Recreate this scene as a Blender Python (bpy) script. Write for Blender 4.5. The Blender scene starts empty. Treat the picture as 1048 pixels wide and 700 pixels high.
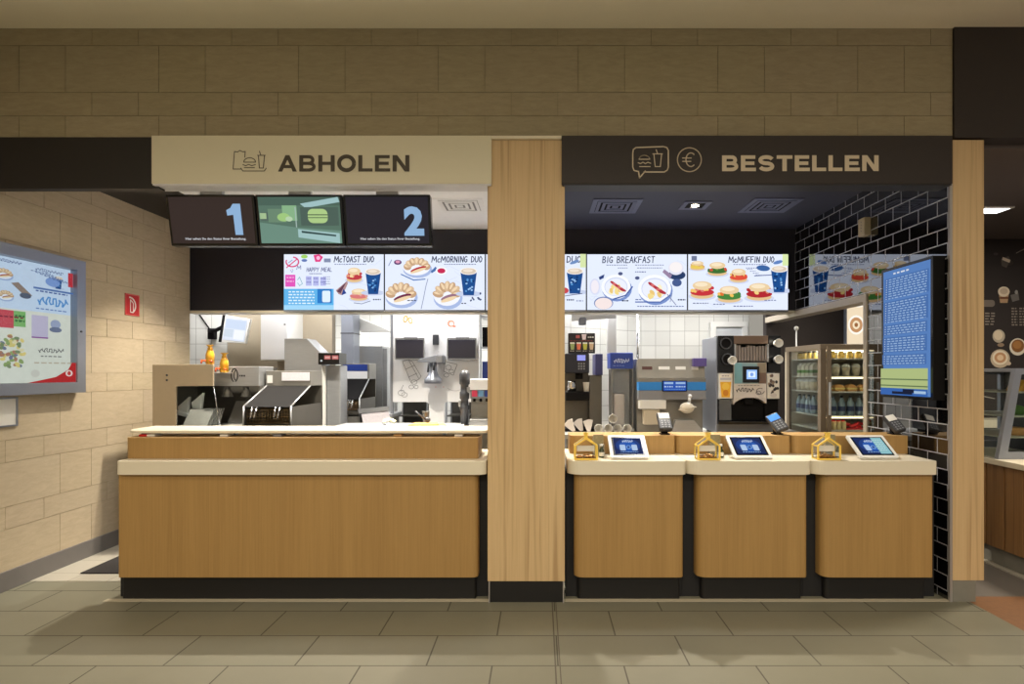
import bpy, bmesh, math, random
from mathutils import Vector, Matrix
random.seed(7)
S = bpy.context.scene
COL = S.collection
F, H, VX, VY = 582.0, 1.6, 553.0, 380.0     # focal length in pixels, eye height, vanishing point of the straight-on view
def X(px, Y): return (px - VX) * Y / F
def Z(py, Y): return H - (py - VY) * Y / F
PI = math.pi

# ------------------------------------------------------------------ materials
def srgb(c):
    return tuple(((v/255)/12.92 if v/255 <= .04045 else (((v/255)+.055)/1.055)**2.4) for v in c) + (1.0,)
MATS = {}
def mat(name, col, rough=.5, metal=0., emit=0., ecol=None, trans=0., spec=None, ior=None, alpha=None, noise=0., nscale=20, bump=0., stretch=(1,1,1)):
    if name in MATS: return MATS[name]
    m = bpy.data.materials.new(name); m.use_nodes = True
    nt = m.node_tree; b = nt.nodes['Principled BSDF']
    c = srgb(col)
    b.inputs['Base Color'].default_value = c
    b.inputs['Roughness'].default_value = rough
    b.inputs['Metallic'].default_value = metal
    if trans: b.inputs['Transmission Weight'].default_value = trans
    if ior: b.inputs['IOR'].default_value = ior
    if spec is not None: b.inputs['Specular IOR Level'].default_value = spec
    if emit:
        b.inputs['Emission Color'].default_value = srgb(ecol or col)
        b.inputs['Emission Strength'].default_value = emit
    if alpha is not None: b.inputs['Alpha'].default_value = alpha
    tc = nt.nodes.new('ShaderNodeTexCoord'); mp = nt.nodes.new('ShaderNodeMapping')
    mp.inputs['Scale'].default_value = stretch
    nz = nt.nodes.new('ShaderNodeTexNoise'); nz.inputs['Scale'].default_value = nscale; nz.inputs['Detail'].default_value = 4
    nt.links.new(tc.outputs['Object'], mp.inputs[0]); nt.links.new(mp.outputs[0], nz.inputs['Vector'])
    a = noise if noise else .04
    mx = nt.nodes.new('ShaderNodeMix'); mx.data_type = 'RGBA'
    mx.inputs[6].default_value = tuple(v*(1-a) for v in c[:3]) + (1,)
    mx.inputs[7].default_value = tuple(min(1, v*(1+a)) for v in c[:3]) + (1,)
    nt.links.new(nz.outputs['Fac'], mx.inputs[0]); nt.links.new(mx.outputs[2], b.inputs['Base Color'])
    if bump:
        bp = nt.nodes.new('ShaderNodeBump'); bp.inputs['Strength'].default_value = bump; bp.inputs['Distance'].default_value = .004
        nt.links.new(nz.outputs['Fac'], bp.inputs['Height']); nt.links.new(bp.outputs[0], b.inputs['Normal'])
    MATS[name] = m
    return m

def wood(name, c1, c2, fine=90, streak=0., c3=None, rough=.45, sx=1.0):
    m = bpy.data.materials.new(name); m.use_nodes = True; nt = m.node_tree; L = nt.links
    b = nt.nodes['Principled BSDF']; b.inputs['Roughness'].default_value = rough
    tc = nt.nodes.new('ShaderNodeTexCoord'); mp = nt.nodes.new('ShaderNodeMapping')
    mp.inputs['Scale'].default_value = (fine*sx, fine*sx, 1.6)
    n1 = nt.nodes.new('ShaderNodeTexNoise'); n1.inputs['Scale'].default_value = 1; n1.inputs['Detail'].default_value = 6; n1.inputs['Roughness'].default_value = .7
    L.new(tc.outputs['Object'], mp.inputs[0]); L.new(mp.outputs[0], n1.inputs['Vector'])
    mp2 = nt.nodes.new('ShaderNodeMapping'); mp2.inputs['Scale'].default_value = (9*sx, 9*sx, .35)
    n2 = nt.nodes.new('ShaderNodeTexNoise'); n2.inputs['Scale'].default_value = 1; n2.inputs['Detail'].default_value = 3
    L.new(tc.outputs['Object'], mp2.inputs[0]); L.new(mp2.outputs[0], n2.inputs['Vector'])
    r1 = nt.nodes.new('ShaderNodeMapRange'); r1.inputs[1].default_value = .3; r1.inputs[2].default_value = .7
    L.new(n1.outputs['Fac'], r1.inputs[0])
    mx = nt.nodes.new('ShaderNodeMix'); mx.data_type = 'RGBA'
    mx.inputs[6].default_value = srgb(c1); mx.inputs[7].default_value = srgb(c2)
    ad = nt.nodes.new('ShaderNodeMath'); ad.operation = 'MULTIPLY_ADD'; ad.inputs[1].default_value = .55; 
    L.new(r1.outputs[0], ad.inputs[0])
    m2 = nt.nodes.new('ShaderNodeMath'); m2.operation = 'MULTIPLY'; m2.inputs[1].default_value = .45
    L.new(n2.outputs['Fac'], m2.inputs[0]); L.new(m2.outputs[0], ad.inputs[2])
    L.new(ad.outputs[0], mx.inputs[0])
    out = mx.outputs[2]
    if streak:
        mp3 = nt.nodes.new('ShaderNodeMapping'); mp3.inputs['Scale'].default_value = (26*sx, 26*sx, .55); mp3.inputs['Location'].default_value = (3.1, 0, 1.7)
        n3 = nt.nodes.new('ShaderNodeTexNoise'); n3.inputs['Scale'].default_value = 1; n3.inputs['Detail'].default_value = 2; n3.inputs['Distortion'].default_value = .4
        L.new(tc.outputs['Object'], mp3.inputs[0]); L.new(mp3.outputs[0], n3.inputs['Vector'])
        r3 = nt.nodes.new('ShaderNodeMapRange'); r3.inputs[1].default_value = .53; r3.inputs[2].default_value = .68; r3.inputs[4].default_value = streak
        L.new(n3.outputs['Fac'], r3.inputs[0])
        m3 = nt.nodes.new('ShaderNodeMix'); m3.data_type = 'RGBA'; m3.inputs[7].default_value = srgb(c3)
        L.new(r3.outputs[0], m3.inputs[0]); L.new(out, m3.inputs[6]); out = m3.outputs[2]
    L.new(out, b.inputs['Base Color'])
    MATS[name] = m
    return m

def stone(name, c1, c2, axis='x', rough=.75):
    m = bpy.data.materials.new(name); m.use_nodes = True; nt = m.node_tree; L = nt.links
    b = nt.nodes['Principled BSDF']; b.inputs['Roughness'].default_value = rough; b.inputs['Specular IOR Level'].default_value = .25
    tc = nt.nodes.new('ShaderNodeTexCoord')
    mp = nt.nodes.new('ShaderNodeMapping'); mp.inputs['Scale'].default_value = (6, 6, 26)
    n1 = nt.nodes.new('ShaderNodeTexNoise'); n1.inputs['Scale'].default_value = 1.4; n1.inputs['Detail'].default_value = 8; n1.inputs['Roughness'].default_value = .75; n1.inputs['Distortion'].default_value = .6
    L.new(tc.outputs['Object'], mp.inputs[0]); L.new(mp.outputs[0], n1.inputs['Vector'])
    r1 = nt.nodes.new('ShaderNodeMapRange'); r1.inputs[1].default_value = .3; r1.inputs[2].default_value = .7
    L.new(n1.outputs['Fac'], r1.inputs[0])
    mx = nt.nodes.new('ShaderNodeMix'); mx.data_type = 'RGBA'; mx.inputs[6].default_value = srgb(c1); mx.inputs[7].default_value = srgb(c2)
    L.new(r1.outputs[0], mx.inputs[0])
    at = nt.nodes.new('ShaderNodeAttribute'); at.attribute_name = 'tone'
    ml = nt.nodes.new('ShaderNodeMix'); ml.data_type = 'RGBA'; ml.blend_type = 'MULTIPLY'; ml.inputs[0].default_value = 1
    L.new(mx.outputs[2], ml.inputs[6]); L.new(at.outputs['Color'], ml.inputs[7])
    L.new(ml.outputs[2], b.inputs['Base Color'])
    bp = nt.nodes.new('ShaderNodeBump'); bp.inputs['Strength'].default_value = .25; bp.inputs['Distance'].default_value = .002
    L.new(n1.outputs['Fac'], bp.inputs['Height']); L.new(bp.outputs[0], b.inputs['Normal'])
    return m

def brickmat(name, cols, mortar, w, h, mort, axes, loc=(0,0), rough=(.1,.6), offset=.5, noise=.0, bump=.3, spec=.5):
    """axes: which object axes are (u, v)"""
    m = bpy.data.materials.new(name); m.use_nodes = True; nt = m.node_tree; L = nt.links
    b = nt.nodes['Principled BSDF']; b.inputs['Specular IOR Level'].default_value = spec
    tc = nt.nodes.new('ShaderNodeTexCoord'); sp = nt.nodes.new('ShaderNodeSeparateXYZ'); cb = nt.nodes.new('ShaderNodeCombineXYZ')
    L.new(tc.outputs['Object'], sp.inputs[0])
    for i, a in enumerate(axes):
        ad = nt.nodes.new('ShaderNodeMath'); ad.operation = 'ADD'; ad.inputs[1].default_value = loc[i]
        L.new(sp.outputs['XYZ'.index(a)], ad.inputs[0]); L.new(ad.outputs[0], cb.inputs[i])
    br = nt.nodes.new('ShaderNodeTexBrick'); br.offset = offset; br.offset_frequency = 2
    br.inputs['Scale'].default_value = 1; br.inputs['Brick Width'].default_value = w; br.inputs['Row Height'].default_value = h
    br.inputs['Mortar Size'].default_value = mort; br.inputs['Mortar Smooth'].default_value = .1
    br.inputs['Color1'].default_value = srgb(cols[0]); br.inputs['Color2'].default_value = srgb(cols[1]); br.inputs['Mortar'].default_value = srgb(mortar)
    L.new(cb.outputs[0], br.inputs['Vector'])
    out = br.outputs['Color']
    if noise:
        nz = nt.nodes.new('ShaderNodeTexNoise'); nz.inputs['Scale'].default_value = 2.2; nz.inputs['Detail'].default_value = 7; nz.inputs['Roughness'].default_value = .65
        L.new(tc.outputs['Object'], nz.inputs['Vector'])
        r = nt.nodes.new('ShaderNodeMapRange'); r.inputs[1].default_value = .25; r.inputs[2].default_value = .75; r.inputs[3].default_value = 1-noise; r.inputs[4].default_value = 1+noise
        L.new(nz.outputs['Fac'], r.inputs[0])
        vm = nt.nodes.new('ShaderNodeVectorMath'); vm.operation = 'SCALE'
        L.new(out, vm.inputs[0]); L.new(r.outputs[0], vm.inputs['Scale']); out = vm.outputs[0]
    L.new(out, b.inputs['Base Color'])
    rr = nt.nodes.new('ShaderNodeMapRange'); rr.inputs[3].default_value = rough[0]; rr.inputs[4].default_value = rough[1]
    L.new(br.outputs['Fac'], rr.inputs[0]); L.new(rr.outputs[0], b.inputs['Roughness'])
    if bump:
        iv = nt.nodes.new('ShaderNodeMath'); iv.operation = 'SUBTRACT'; iv.inputs[0].default_value = 1; L.new(br.outputs['Fac'], iv.inputs[1])
        bp = nt.nodes.new('ShaderNodeBump'); bp.inputs['Strength'].default_value = bump; bp.inputs['Distance'].default_value = .003
        L.new(iv.outputs[0], bp.inputs['Height']); L.new(bp.outputs[0], b.inputs['Normal'])
    return m

def canvas_mat(name, emit, rough=.4):
    m = bpy.data.materials.new(name); m.use_nodes = True; nt = m.node_tree
    b = nt.nodes['Principled BSDF']; b.inputs['Roughness'].default_value = rough
    if emit: b.inputs['Specular IOR Level'].default_value = 0.0
    at = nt.nodes.new('ShaderNodeAttribute'); at.attribute_name = 'ink'
    if emit:
        b.inputs['Base Color'].default_value = (.01, .01, .01, 1)
        nt.links.new(at.outputs['Color'], b.inputs['Emission Color']); b.inputs['Emission Strength'].default_value = emit
    else:
        nt.links.new(at.outputs['Color'], b.inputs['Base Color'])
    MATS[name] = m
    return m

# ------------------------------------------------------------------ mesh builder
class MB:
    def __init__(s): s.bm = bmesh.new()
    def _bev(s, geo_verts, bev, seg=2, edges=None):
        if bev > 0:
            es = edges if edges is not None else list({e for v in geo_verts for e in v.link_edges})
            bmesh.ops.bevel(s.bm, geom=es, offset=bev, segments=seg, profile=.5, affect='EDGES', clamp_overlap=True)
    def box(s, x0, x1, y0, y1, z0, z1, bev=0., seg=2, M=None):
        P = [(x, y, z) for x in (x0, x1) for y in (y0, y1) for z in (z0, z1)]
        v = [s.bm.verts.new(M @ Vector(p) if M else p) for p in P]
        for f in ((0,1,3,2),(4,6,7,5),(0,4,5,1),(2,3,7,6),(0,2,6,4),(1,5,7,3)):
            s.bm.faces.new([v[i] for i in f])
        s._bev(v, bev, seg)
        return s
    def pbox(s, px0, px1, py0, py1, Y, d, bev=0.):
        return s.box(X(px0, Y), X(px1, Y), Y, Y+d, Z(py1, Y), Z(py0, Y), bev)
    def prism(s, pts, a0, a1, axis='y', bev=0., seg=2, M=None):
        """polygon pts in the plane across axis, extruded a0..a1. axis y: pts (x,z); z: (x,y); x: (y,z)"""
        def mk(p, a):
            q = {'y': (p[0], a, p[1]), 'z': (p[0], p[1], a), 'x': (a, p[0], p[1])}[axis]
            return M @ Vector(q) if M else q
        A = [s.bm.verts.new(mk(p, a0)) for p in pts]; B = [s.bm.verts.new(mk(p, a1)) for p in pts]
        n = len(pts)
        s.bm.faces.new(A); s.bm.faces.new(B[::-1])
        for i in range(n): s.bm.faces.new((A[i], B[i], B[(i+1) % n], A[(i+1) % n]))
        s._bev(A+B, bev, seg)
        return s
    def cyl(s, p0, p1, r0, r1=None, n=16, caps=True):
        r1 = r0 if r1 is None else r1
        p0, p1 = Vector(p0), Vector(p1); d = (p1-p0).normalized()
        u = d.orthogonal().normalized(); w = d.cross(u)
        A = [s.bm.verts.new(p0 + (u*math.cos(t)+w*math.sin(t))*r0) for t in (2*PI*i/n for i in range(n))]
        B = [s.bm.verts.new(p1 + (u*math.cos(t)+w*math.sin(t))*r1) for t in (2*PI*i/n for i in range(n))]
        for i in range(n):
            f = s.bm.faces.new((A[i], A[(i+1) % n], B[(i+1) % n], B[i])); f.smooth = True
        if caps: s.bm.faces.new(A[::-1]); s.bm.faces.new(B)
        return s
    def tube(s, pts, r, n=8):
        for a, b in zip(pts, pts[1:]): s.cyl(a, b, r, n=n)
        for p in pts[1:-1]: s.ball(p, r, 6)
        return s
    def lathe(s, prof, c=(0,0,0), n=20, M=None, caps=True):
        """prof: (r, z)"""
        rings = []
        for r, z in prof:
            rr = max(r, 1e-4)
            ring = []
            for i in range(n):
                q = Vector((c[0]+rr*math.cos(2*PI*i/n), c[1]+rr*math.sin(2*PI*i/n), c[2]+z))
                ring.append(s.bm.verts.new(M @ q if M else q))
            rings.append(ring)
        for a, b in zip(rings, rings[1:]):
            for i in range(n):
                f = s.bm.faces.new((a[i], a[(i+1) % n], b[(i+1) % n], b[i])); f.smooth = True
        if caps: s.bm.faces.new(rings[0][::-1]); s.bm.faces.new(rings[-1])
        return s
    def ball(s, c, r, n=10, sc=(1,1,1)):
        g = bmesh.ops.create_uvsphere(s.bm, u_segments=n*2, v_segments=n, radius=1)
        for v in g['verts']: v.co = Vector((v.co.x*r*sc[0], v.co.y*r*sc[1], v.co.z*r*sc[2])) + Vector(c)
        for v in g['verts']:
            for f in v.link_faces: f.smooth = True
        return s
    def ring(s, outer, inner, a0, a1, axis='y'):
        """frame between two closed outlines with the same number of points"""
        def mk(p, a): return {'y': (p[0], a, p[1]), 'z': (p[0], p[1], a), 'x': (a, p[0], p[1])}[axis]
        O0 = [s.bm.verts.new(mk(p, a0)) for p in outer]; O1 = [s.bm.verts.new(mk(p, a1)) for p in outer]
        I0 = [s.bm.verts.new(mk(p, a0)) for p in inner]; I1 = [s.bm.verts.new(mk(p, a1)) for p in inner]
        n = len(outer)
        for i in range(n):
            j = (i+1) % n
            s.bm.faces.new((O0[i], O0[j], I0[j], I0[i])); s.bm.faces.new((O1[i], I1[i], I1[j], O1[j]))
            s.bm.faces.new((O0[i], O1[i], O1[j], O0[j])); s.bm.faces.new((I0[i], I0[j], I1[j], I1[i]))
        return s
    def frame(s, u0, u1, v0, v1, t, a0, a1, axis='y'):
        return s.ring([(u0,v0),(u1,v0),(u1,v1),(u0,v1)], [(u0+t,v0+t),(u1-t,v0+t),(u1-t,v1-t),(u0+t,v1-t)], a0, a1, axis)

WLOC = {}
def wloc(o):
    return WLOC.get(o.name, Vector((0,0,0))) if o else Vector((0,0,0))
def fin(name, bm, m, parent=None, base=None):
    bmesh.ops.recalc_face_normals(bm, faces=bm.faces)
    off = wloc(parent) if parent else (Vector(base) if base else Vector((0,0,0)))
    if off.length: bmesh.ops.translate(bm, verts=bm.verts, vec=-off)
    me = bpy.data.meshes.new(name); bm.to_mesh(me); bm.free()
    for mm in (m if isinstance(m, (list, tuple)) else [m]): me.materials.append(mm)
    o = bpy.data.objects.new(name, me); COL.objects.link(o)
    if parent: o.parent = parent
    elif base: o.location = base
    WLOC[o.name] = off
    return o
def part(name, mb, m, parent, label=None):
    o = fin(name, mb.bm if isinstance(mb, MB) else mb, m, parent)
    if label: o['label'] = label
    return o
def tag(o, label, cat, group=None, kind=None):
    if label: o['label'] = label
    if cat: o['category'] = cat
    if group: o['group'] = group
    if kind: o['kind'] = kind
    return o
def thing(name, loc, label, cat, group=None):
    o = bpy.data.objects.new(name, None); COL.objects.link(o); o.location = loc; o.empty_display_size = .05
    WLOC[o.name] = Vector(loc)
    return tag(o, label, cat, group)
def solo(name, mb, m, label, cat, group=None, kind=None, base=None):
    return tag(fin(name, mb.bm if isinstance(mb, MB) else mb, m, None, base), label, cat, group, kind)
def struct(name, mb, m):
    o = fin(name, mb.bm if isinstance(mb, MB) else mb, m); o['kind'] = 'structure'; return o
def dup(root, loc, label=None, group=None):
    r = root.copy(); COL.objects.link(r); r.location = loc; WLOC[r.name] = Vector(loc)
    if label: r['label'] = label
    if group: r['group'] = group
    def rec(src, dst):
        for ch in list(src.children):
            c = ch.copy(); COL.objects.link(c); c.parent = dst; WLOC[c.name] = Vector(loc)
            rec(ch, c)
    rec(root, r)
    return r

# ------------------------------------------------------------------ text + flat graphics
TC = {}
def text_geo(s, bold=0.0, shear=0.0):
    k = (s, bold, shear)
    if k in TC: return TC[k]
    cu = bpy.data.curves.new('t', 'FONT'); cu.body = s; cu.offset = bold; cu.shear = shear; cu.resolution_u = 3; cu.fill_mode = 'FRONT'
    ob = bpy.data.objects.new('t', cu); COL.objects.link(ob)
    bpy.context.view_layer.update()
    me = bpy.data.meshes.new_from_object(ob.evaluated_get(bpy.context.evaluated_depsgraph_get()))
    vs = [(v.co.x, v.co.y) for v in me.vertices]; fs = [tuple(p.vertices) for p in me.polygons]
    bpy.data.objects.remove(ob); bpy.data.curves.remove(cu); bpy.data.meshes.remove(me)
    x0 = min(v[0] for v in vs); x1 = max(v[0] for v in vs); y0 = min(v[1] for v in vs); y1 = max(v[1] for v in vs)
    vs = [((a-x0)/(x1-x0), (b-y0)/(y1-y0)) for a, b in vs]
    TC[k] = (vs, fs)
    return TC[k]

class Canvas:
    """flat print or screen picture; w x h units, u right, v down; o = top-left corner, U/V = world vectors of the full width / height"""
    def __init__(s, w, h, o, U, V, eps=.0003):
        s.w, s.h, s.o, s.U, s.V = w, h, Vector(o), Vector(U), Vector(V)
        s.n = s.V.cross(s.U).normalized(); s.k = 0; s.eps = eps
        s.bm = bmesh.new(); s.lay = s.bm.faces.layers.float_vector.new('ink_f')
    def _p(s, u, v):
        return s.o + s.U*(u/s.w) + s.V*(v/s.h) + s.n*(s.eps*s.k)
    def faces(s, vs, fs, col):
        V = [s.bm.verts.new(s._p(min(max(v[0], 0), s.w), min(max(v[1], 0), s.h))) for v in vs]; c = Vector(srgb(col)[:3])
        for f in fs:
            try: fc = s.bm.faces.new([V[i] for i in f]); fc[s.lay] = c
            except ValueError: pass
        s.k += 1
        return s
    def poly(s, pts, col): return s.faces(pts, [tuple(range(len(pts)))], col)
    def rect(s, u0, v0, u1, v1, col): return s.poly([(u0,v0),(u1,v0),(u1,v1),(u0,v1)], col)
    def ell(s, cu, cv, ru, rv, col, rot=0, a0=0, a1=360, n=20):
        r = math.radians(rot); pts = []
        full = abs(a1-a0) >= 360
        for i in range(n if full else n+1):
            t = math.radians(a0 + (a1-a0)*i/n)
            x, y = ru*math.cos(t), rv*math.sin(t)
            pts.append((cu + x*math.cos(r) - y*math.sin(r), cv + x*math.sin(r) + y*math.cos(r)))
        return s.poly(pts, col)
    def line(s, pts, w, col):
        vs, fs = [], []
        for (a, b), (c, d) in zip(pts, pts[1:]):
            L = math.hypot(c-a, d-b) or 1; nx, ny = -(d-b)/L*w/2, (c-a)/L*w/2
            ex, ey = (c-a)/L*w*.3, (d-b)/L*w*.3
            i = len(vs); vs += [(a+nx-ex, b+ny-ey), (c+nx+ex, d+ny+ey), (c-nx+ex, d-ny+ey), (a-nx-ex, b-ny-ey)]; fs.append((i, i+1, i+2, i+3))
        return s.faces(vs, fs, col)
    def arc(s, cu, cv, ru, rv, w, col, a0=0, a1=360, n=18):
        return s.line([(cu+ru*math.cos(math.radians(a0+(a1-a0)*i/n)), cv+rv*math.sin(math.radians(a0+(a1-a0)*i/n))) for i in range(n+1)], w, col)
    def text(s, t, u, v, w, h, col, bold=0.0, shear=0.0, rot=0):
        """u, v = left/top of the box the word fills"""
        vs, fs = text_geo(t, bold, shear); r = math.radians(rot)
        P = []
        for a, b in vs:
            x, y = a*w, (1-b)*h
            P.append((u + x*math.cos(r) - y*math.sin(r), v + x*math.sin(r) + y*math.cos(r)))
        return s.faces(P, fs, col)
    GL = {'M':[[(0,1),(.12,0),(.5,.7),(.88,0),(1,1)]], 'c':[[(.95,.45),(.5,.38),(.1,.6),(.1,.85),(.5,1),(.95,.92)]], 'C':[[(1,.12),(.5,0),(0,.3),(0,.7),(.5,1),(1,.88)]],
      'T':[[(0,.02),(1,0)],[(.5,0),(.48,1)]], 'O':[[(.5,0),(.08,.25),(0,.6),(.4,1),(.85,.85),(1,.4),(.5,0)]], 'A':[[(0,1),(.5,0),(1,1)],[(.2,.65),(.82,.62)]],
      'S':[[(.95,.1),(.5,0),(.08,.2),(.3,.45),(.85,.6),(.9,.85),(.4,1),(0,.9)]], 'D':[[(.05,0),(.05,1)],[(.0,.02),(.6,.08),(1,.45),(.75,.88),(.05,1)]], 'U':[[(0,0),(.05,.8),(.45,1),(.9,.85),(1,0)]],
      'R':[[(.05,1),(.05,0),(.7,.05),(.85,.28),(.6,.5),(.05,.52)],[(.4,.52),(.95,1)]], 'N':[[(.02,1),(.05,0),(.95,1),(1,0)]], 'I':[[(.5,0),(.5,1)]], 'G':[[(.95,.12),(.5,0),(.05,.3),(.05,.75),(.5,1),(.95,.85),(.95,.55),(.55,.55)]],
      'B':[[(.05,1),(.05,0),(.7,.05),(.8,.25),(.55,.46),(.05,.5)],[(.55,.46),(.95,.7),(.7,.96),(.05,1)]], 'E':[[(.95,0),(.05,.02),(.05,1),(1,.98)],[(.05,.5),(.8,.48)]], 'K':[[(.05,0),(.05,1)],[(.95,0),(.1,.55),(1,1)]],
      'F':[[(1,0),(.05,.02),(.02,1)],[(.05,.48),(.8,.46)]], 'H':[[(.05,0),(.05,1)],[(.95,0),(.95,1)],[(.05,.5),(.95,.48)]], 'P':[[(.05,1),(.05,0),(.75,.05),(.9,.3),(.6,.55),(.05,.56)]], 'Y':[[(0,0),(.5,.5),(1,0)],[(.5,.5),(.45,1)]], 'L':[[(.05,0),(.05,1),(.95,.98)]],
      'b':[[(.1,0),(.1,1),(.7,1),(.9,.7),(.6,.45),(.1,.6)]], 'a':[[(.9,.5),(.3,.45),(.05,.8),(.4,1),(.85,.8),(.9,.45),(.95,1)]], 'r':[[(.1,.45),(.15,1)],[(.15,.65),(.5,.45),(.9,.5)]], 'i':[[(.5,.45),(.5,1)],[(.5,.18),(.5,.25)]], 's':[[(.9,.5),(.3,.45),(.2,.65),(.8,.78),(.75,.97),(.1,1)]], 't':[[(.5,.1),(.45,.95),(.8,1)],[(.1,.42),(.9,.4)]], 'l':[[(.5,0),(.5,1)]], 'o':[[(.5,.42),(.1,.7),(.5,1),(.9,.7),(.5,.42)]], 'k':[[(.1,0),(.1,1)],[(.8,.45),(.15,.72),(.9,1)]], 'e':[[(.1,.7),(.9,.68),(.6,.42),(.1,.65),(.4,1),(.9,.92)]], 'h':[[(.1,0),(.1,1)],[(.1,.6),(.6,.42),(.9,.6),(.9,1)]], 'm':[[(.05,1),(.05,.48),(.3,.45),(.5,.6),(.5,1)],[(.5,.6),(.75,.45),(.95,.6),(.95,1)]]}
    def hand(s, word, u, v, W, h, col, t=.15, slant=.08):
        wd = lambda q: {'M':1.3,'I':.35,' ':.6,'c':.7,'i':.35,'l':.3,'t':.6,'m':1.1}.get(q, .8)
        k = W/sum(wd(q)+.28 for q in word); x = u
        for q in word:
            for P in s.GL.get(q, []):
                s.line([(x+a*wd(q)*k+(1-b)*h*slant, v+b*h) for a, b in P], t*h, col)
            x += (wd(q)+.28)*k
        return s
    def squiggle(s, u, v, W, h, col, t=.1, n=5):
        """unreadable handwriting: one wavy pen stroke"""
        P = []
        for i in range(n*6+1):
            a = i/(n*6); P.append((u+W*(a+.035*math.sin(i*1.9)), v+h*(.55+.42*math.sin(i*1.05)*(.45+.55*abs(math.sin(i*.37+1))))))
        return s.line(P, t*h, col)
    def band(s, P, w, col):
        n = len(P); A, B = [], []
        for i, (x, y) in enumerate(P):
            x0, y0 = P[max(i-1, 0)]; x1, y1 = P[min(i+1, n-1)]
            L = math.hypot(x1-x0, y1-y0) or 1; nx, ny = -(y1-y0)/L*w/2, (x1-x0)/L*w/2
            A.append((x+nx, y+ny)); B.append((x-nx, y-ny))
        return s.faces(A+B, [(i, i+1, n+i+1, n+i) for i in range(n-1)], col)
    def block(s, word, u, v, W, h, col, t=.22):
        wd = {'A':1.06,'B':.94,'H':.92,'O':1.06,'L':.80,'E':.86,'N':.94,'S':.92,'T':.90}
        gap = .13; k = W/(sum(wd[q] for q in word)+gap*(len(word)-1)); x = u
        T, T2 = t*h*1.12, t*h*.88
        for q in word:
            w = wd[q]*k
            R = lambda a, b, c, d: s.rect(x+a, v+b, x+c, v+d, col)
            if q in 'LEHBN': R(0, 0, T, h)
            if q in 'LEB': R(0, h-T2, w*(.62 if q == 'B' else 1), h)
            if q in 'EB': R(0, 0, w*(.58 if q == 'B' else .96), T2); R(0, h*.5-T2*.5, w*(.6 if q == 'B' else .9), h*.5+T2*.5)
            if q in 'HN': R(w-T, 0, w, h)
            if q == 'H': R(0, h*.5-T2*.5, w, h*.5+T2*.5)
            if q == 'N': s.poly([(x, v), (x+T*1.15, v), (x+w, v+h), (x+w-T*1.15, v+h)], col)
            if q == 'T': R(0, 0, w, T2); R(w/2-T/2, 0, w/2+T/2, h)
            if q == 'A':
                s.poly([(x, v+h), (x+T*1.05, v+h), (x+w/2+T*.5, v), (x+w/2-T*.5, v)], col); s.poly([(x+w, v+h), (x+w-T*1.05, v+h), (x+w/2-T*.5, v), (x+w/2+T*.5, v)], col); R(w*.22, h*.6, w*.78, h*.6+T2)
            if q == 'B':
                for (cy, ry, xe) in ((h*.25+T2*.25, h*.25+T2*.25-T2/2, w*.93), (h*.75-T2*.25, h*.25+T2*.25-T2/2, w)):
                    rx = xe-w*.58-T/2
                    s.band([(x+w*.58+rx*math.sin(a), v+cy-ry*math.cos(a)) for a in (PI*i/12 for i in range(13))], T2*1.06, col)
            if q == 'O':
                s.band([(x+w/2+(w/2-T*.5)*math.cos(a), v+h/2+(h/2-T2*.42)*math.sin(a)) for a in (2*PI*i/32 for i in range(33))], T*.98, col)
            if q == 'S':
                rx, ry = w/2-T*.45, (h-T2)/4
                P = [(x+w/2+rx*math.cos(a), v+T2/2+ry+ry*math.sin(a)) for a in (math.radians(-18-i*15) for i in range(17))]
                P += [(x+w/2+rx*math.cos(a), v+h-T2/2-ry+ry*math.sin(a)) for a in (math.radians(-78+i*15.2) for i in range(17))]
                s.band(P, T2*1.1, col)
            x += w+gap*k
        return s
    def scribble(s, u, v, w, col, t=.5, dash=3):
        x = u; vs, fs = [], []
        while x < u+w:
            L = random.uniform(.5, 1)*dash; i = len(vs); e = min(x+L, u+w)
            vs += [(x, v), (e, v), (e, v+t), (x, v+t)]; fs.append((i, i+1, i+2, i+3)); x += L + dash*.3
        return s.faces(vs, fs, col)
    def build(s, name, m, parent=None, label=None):
        off = wloc(parent)
        fcols = [tuple(f[s.lay]) for f in s.bm.faces]
        if off.length: bmesh.ops.translate(s.bm, verts=s.bm.verts, vec=-off)
        me = bpy.data.meshes.new(name); s.bm.to_mesh(me); s.bm.free()
        at = me.color_attributes.new('ink', 'FLOAT_COLOR', 'CORNER')
        for p, c in zip(me.polygons, fcols):
            for li in p.loop_indices: at.data[li].color = (*c, 1)
        if 'ink_f' in me.attributes: me.attributes.remove(me.attributes['ink_f'])
        me.materials.append(m)
        o = bpy.data.objects.new(name, me); COL.objects.link(o); WLOC[o.name] = off
        if parent: o.parent = parent
        if label: o['label'] = label
        return o

# ------------------------------------------------------------------ palette
M_counter = wood('counter veneer', (152,118,68), (182,146,90), fine=110, rough=.5)
M_column = wood('zebra oak veneer', (196,166,122), (218,190,146), fine=70, streak=.6, c3=(158,124,84), rough=.5)
M_slat = wood('brown vertical planks', (124,92,58), (164,124,80), fine=50, streak=.5, c3=(94,66,42))
M_shelf = mat('cream solid surface', (226,218,198), .35, noise=.02)
M_black = mat('black kick board', (22,21,22), .45)
M_recess = mat('black laminate', (26,26,29), .6)
M_fascia = mat('dark brown fascia', (44,37,35), .55, noise=.03)
M_fascia2 = mat('black fascia', (30,28,29), .5)
M_navy = mat('dark navy paint', (46,48,66), .6, noise=.02)
M_sign = mat('cream sign face', (218,212,188), .45, noise=.01)
M_signu = mat('pale grey underside', (215,215,222), .5)
M_steel = mat('brushed steel', (172,174,177), .33, .5, noise=.12, nscale=9, stretch=(1,1,12))
M_steel2 = mat('worn steel', (132,130,125), .4, .4, noise=.2, nscale=7)
M_steeld = mat('dark steel', (96,93,87), .4, .5, noise=.2, nscale=6)
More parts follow.
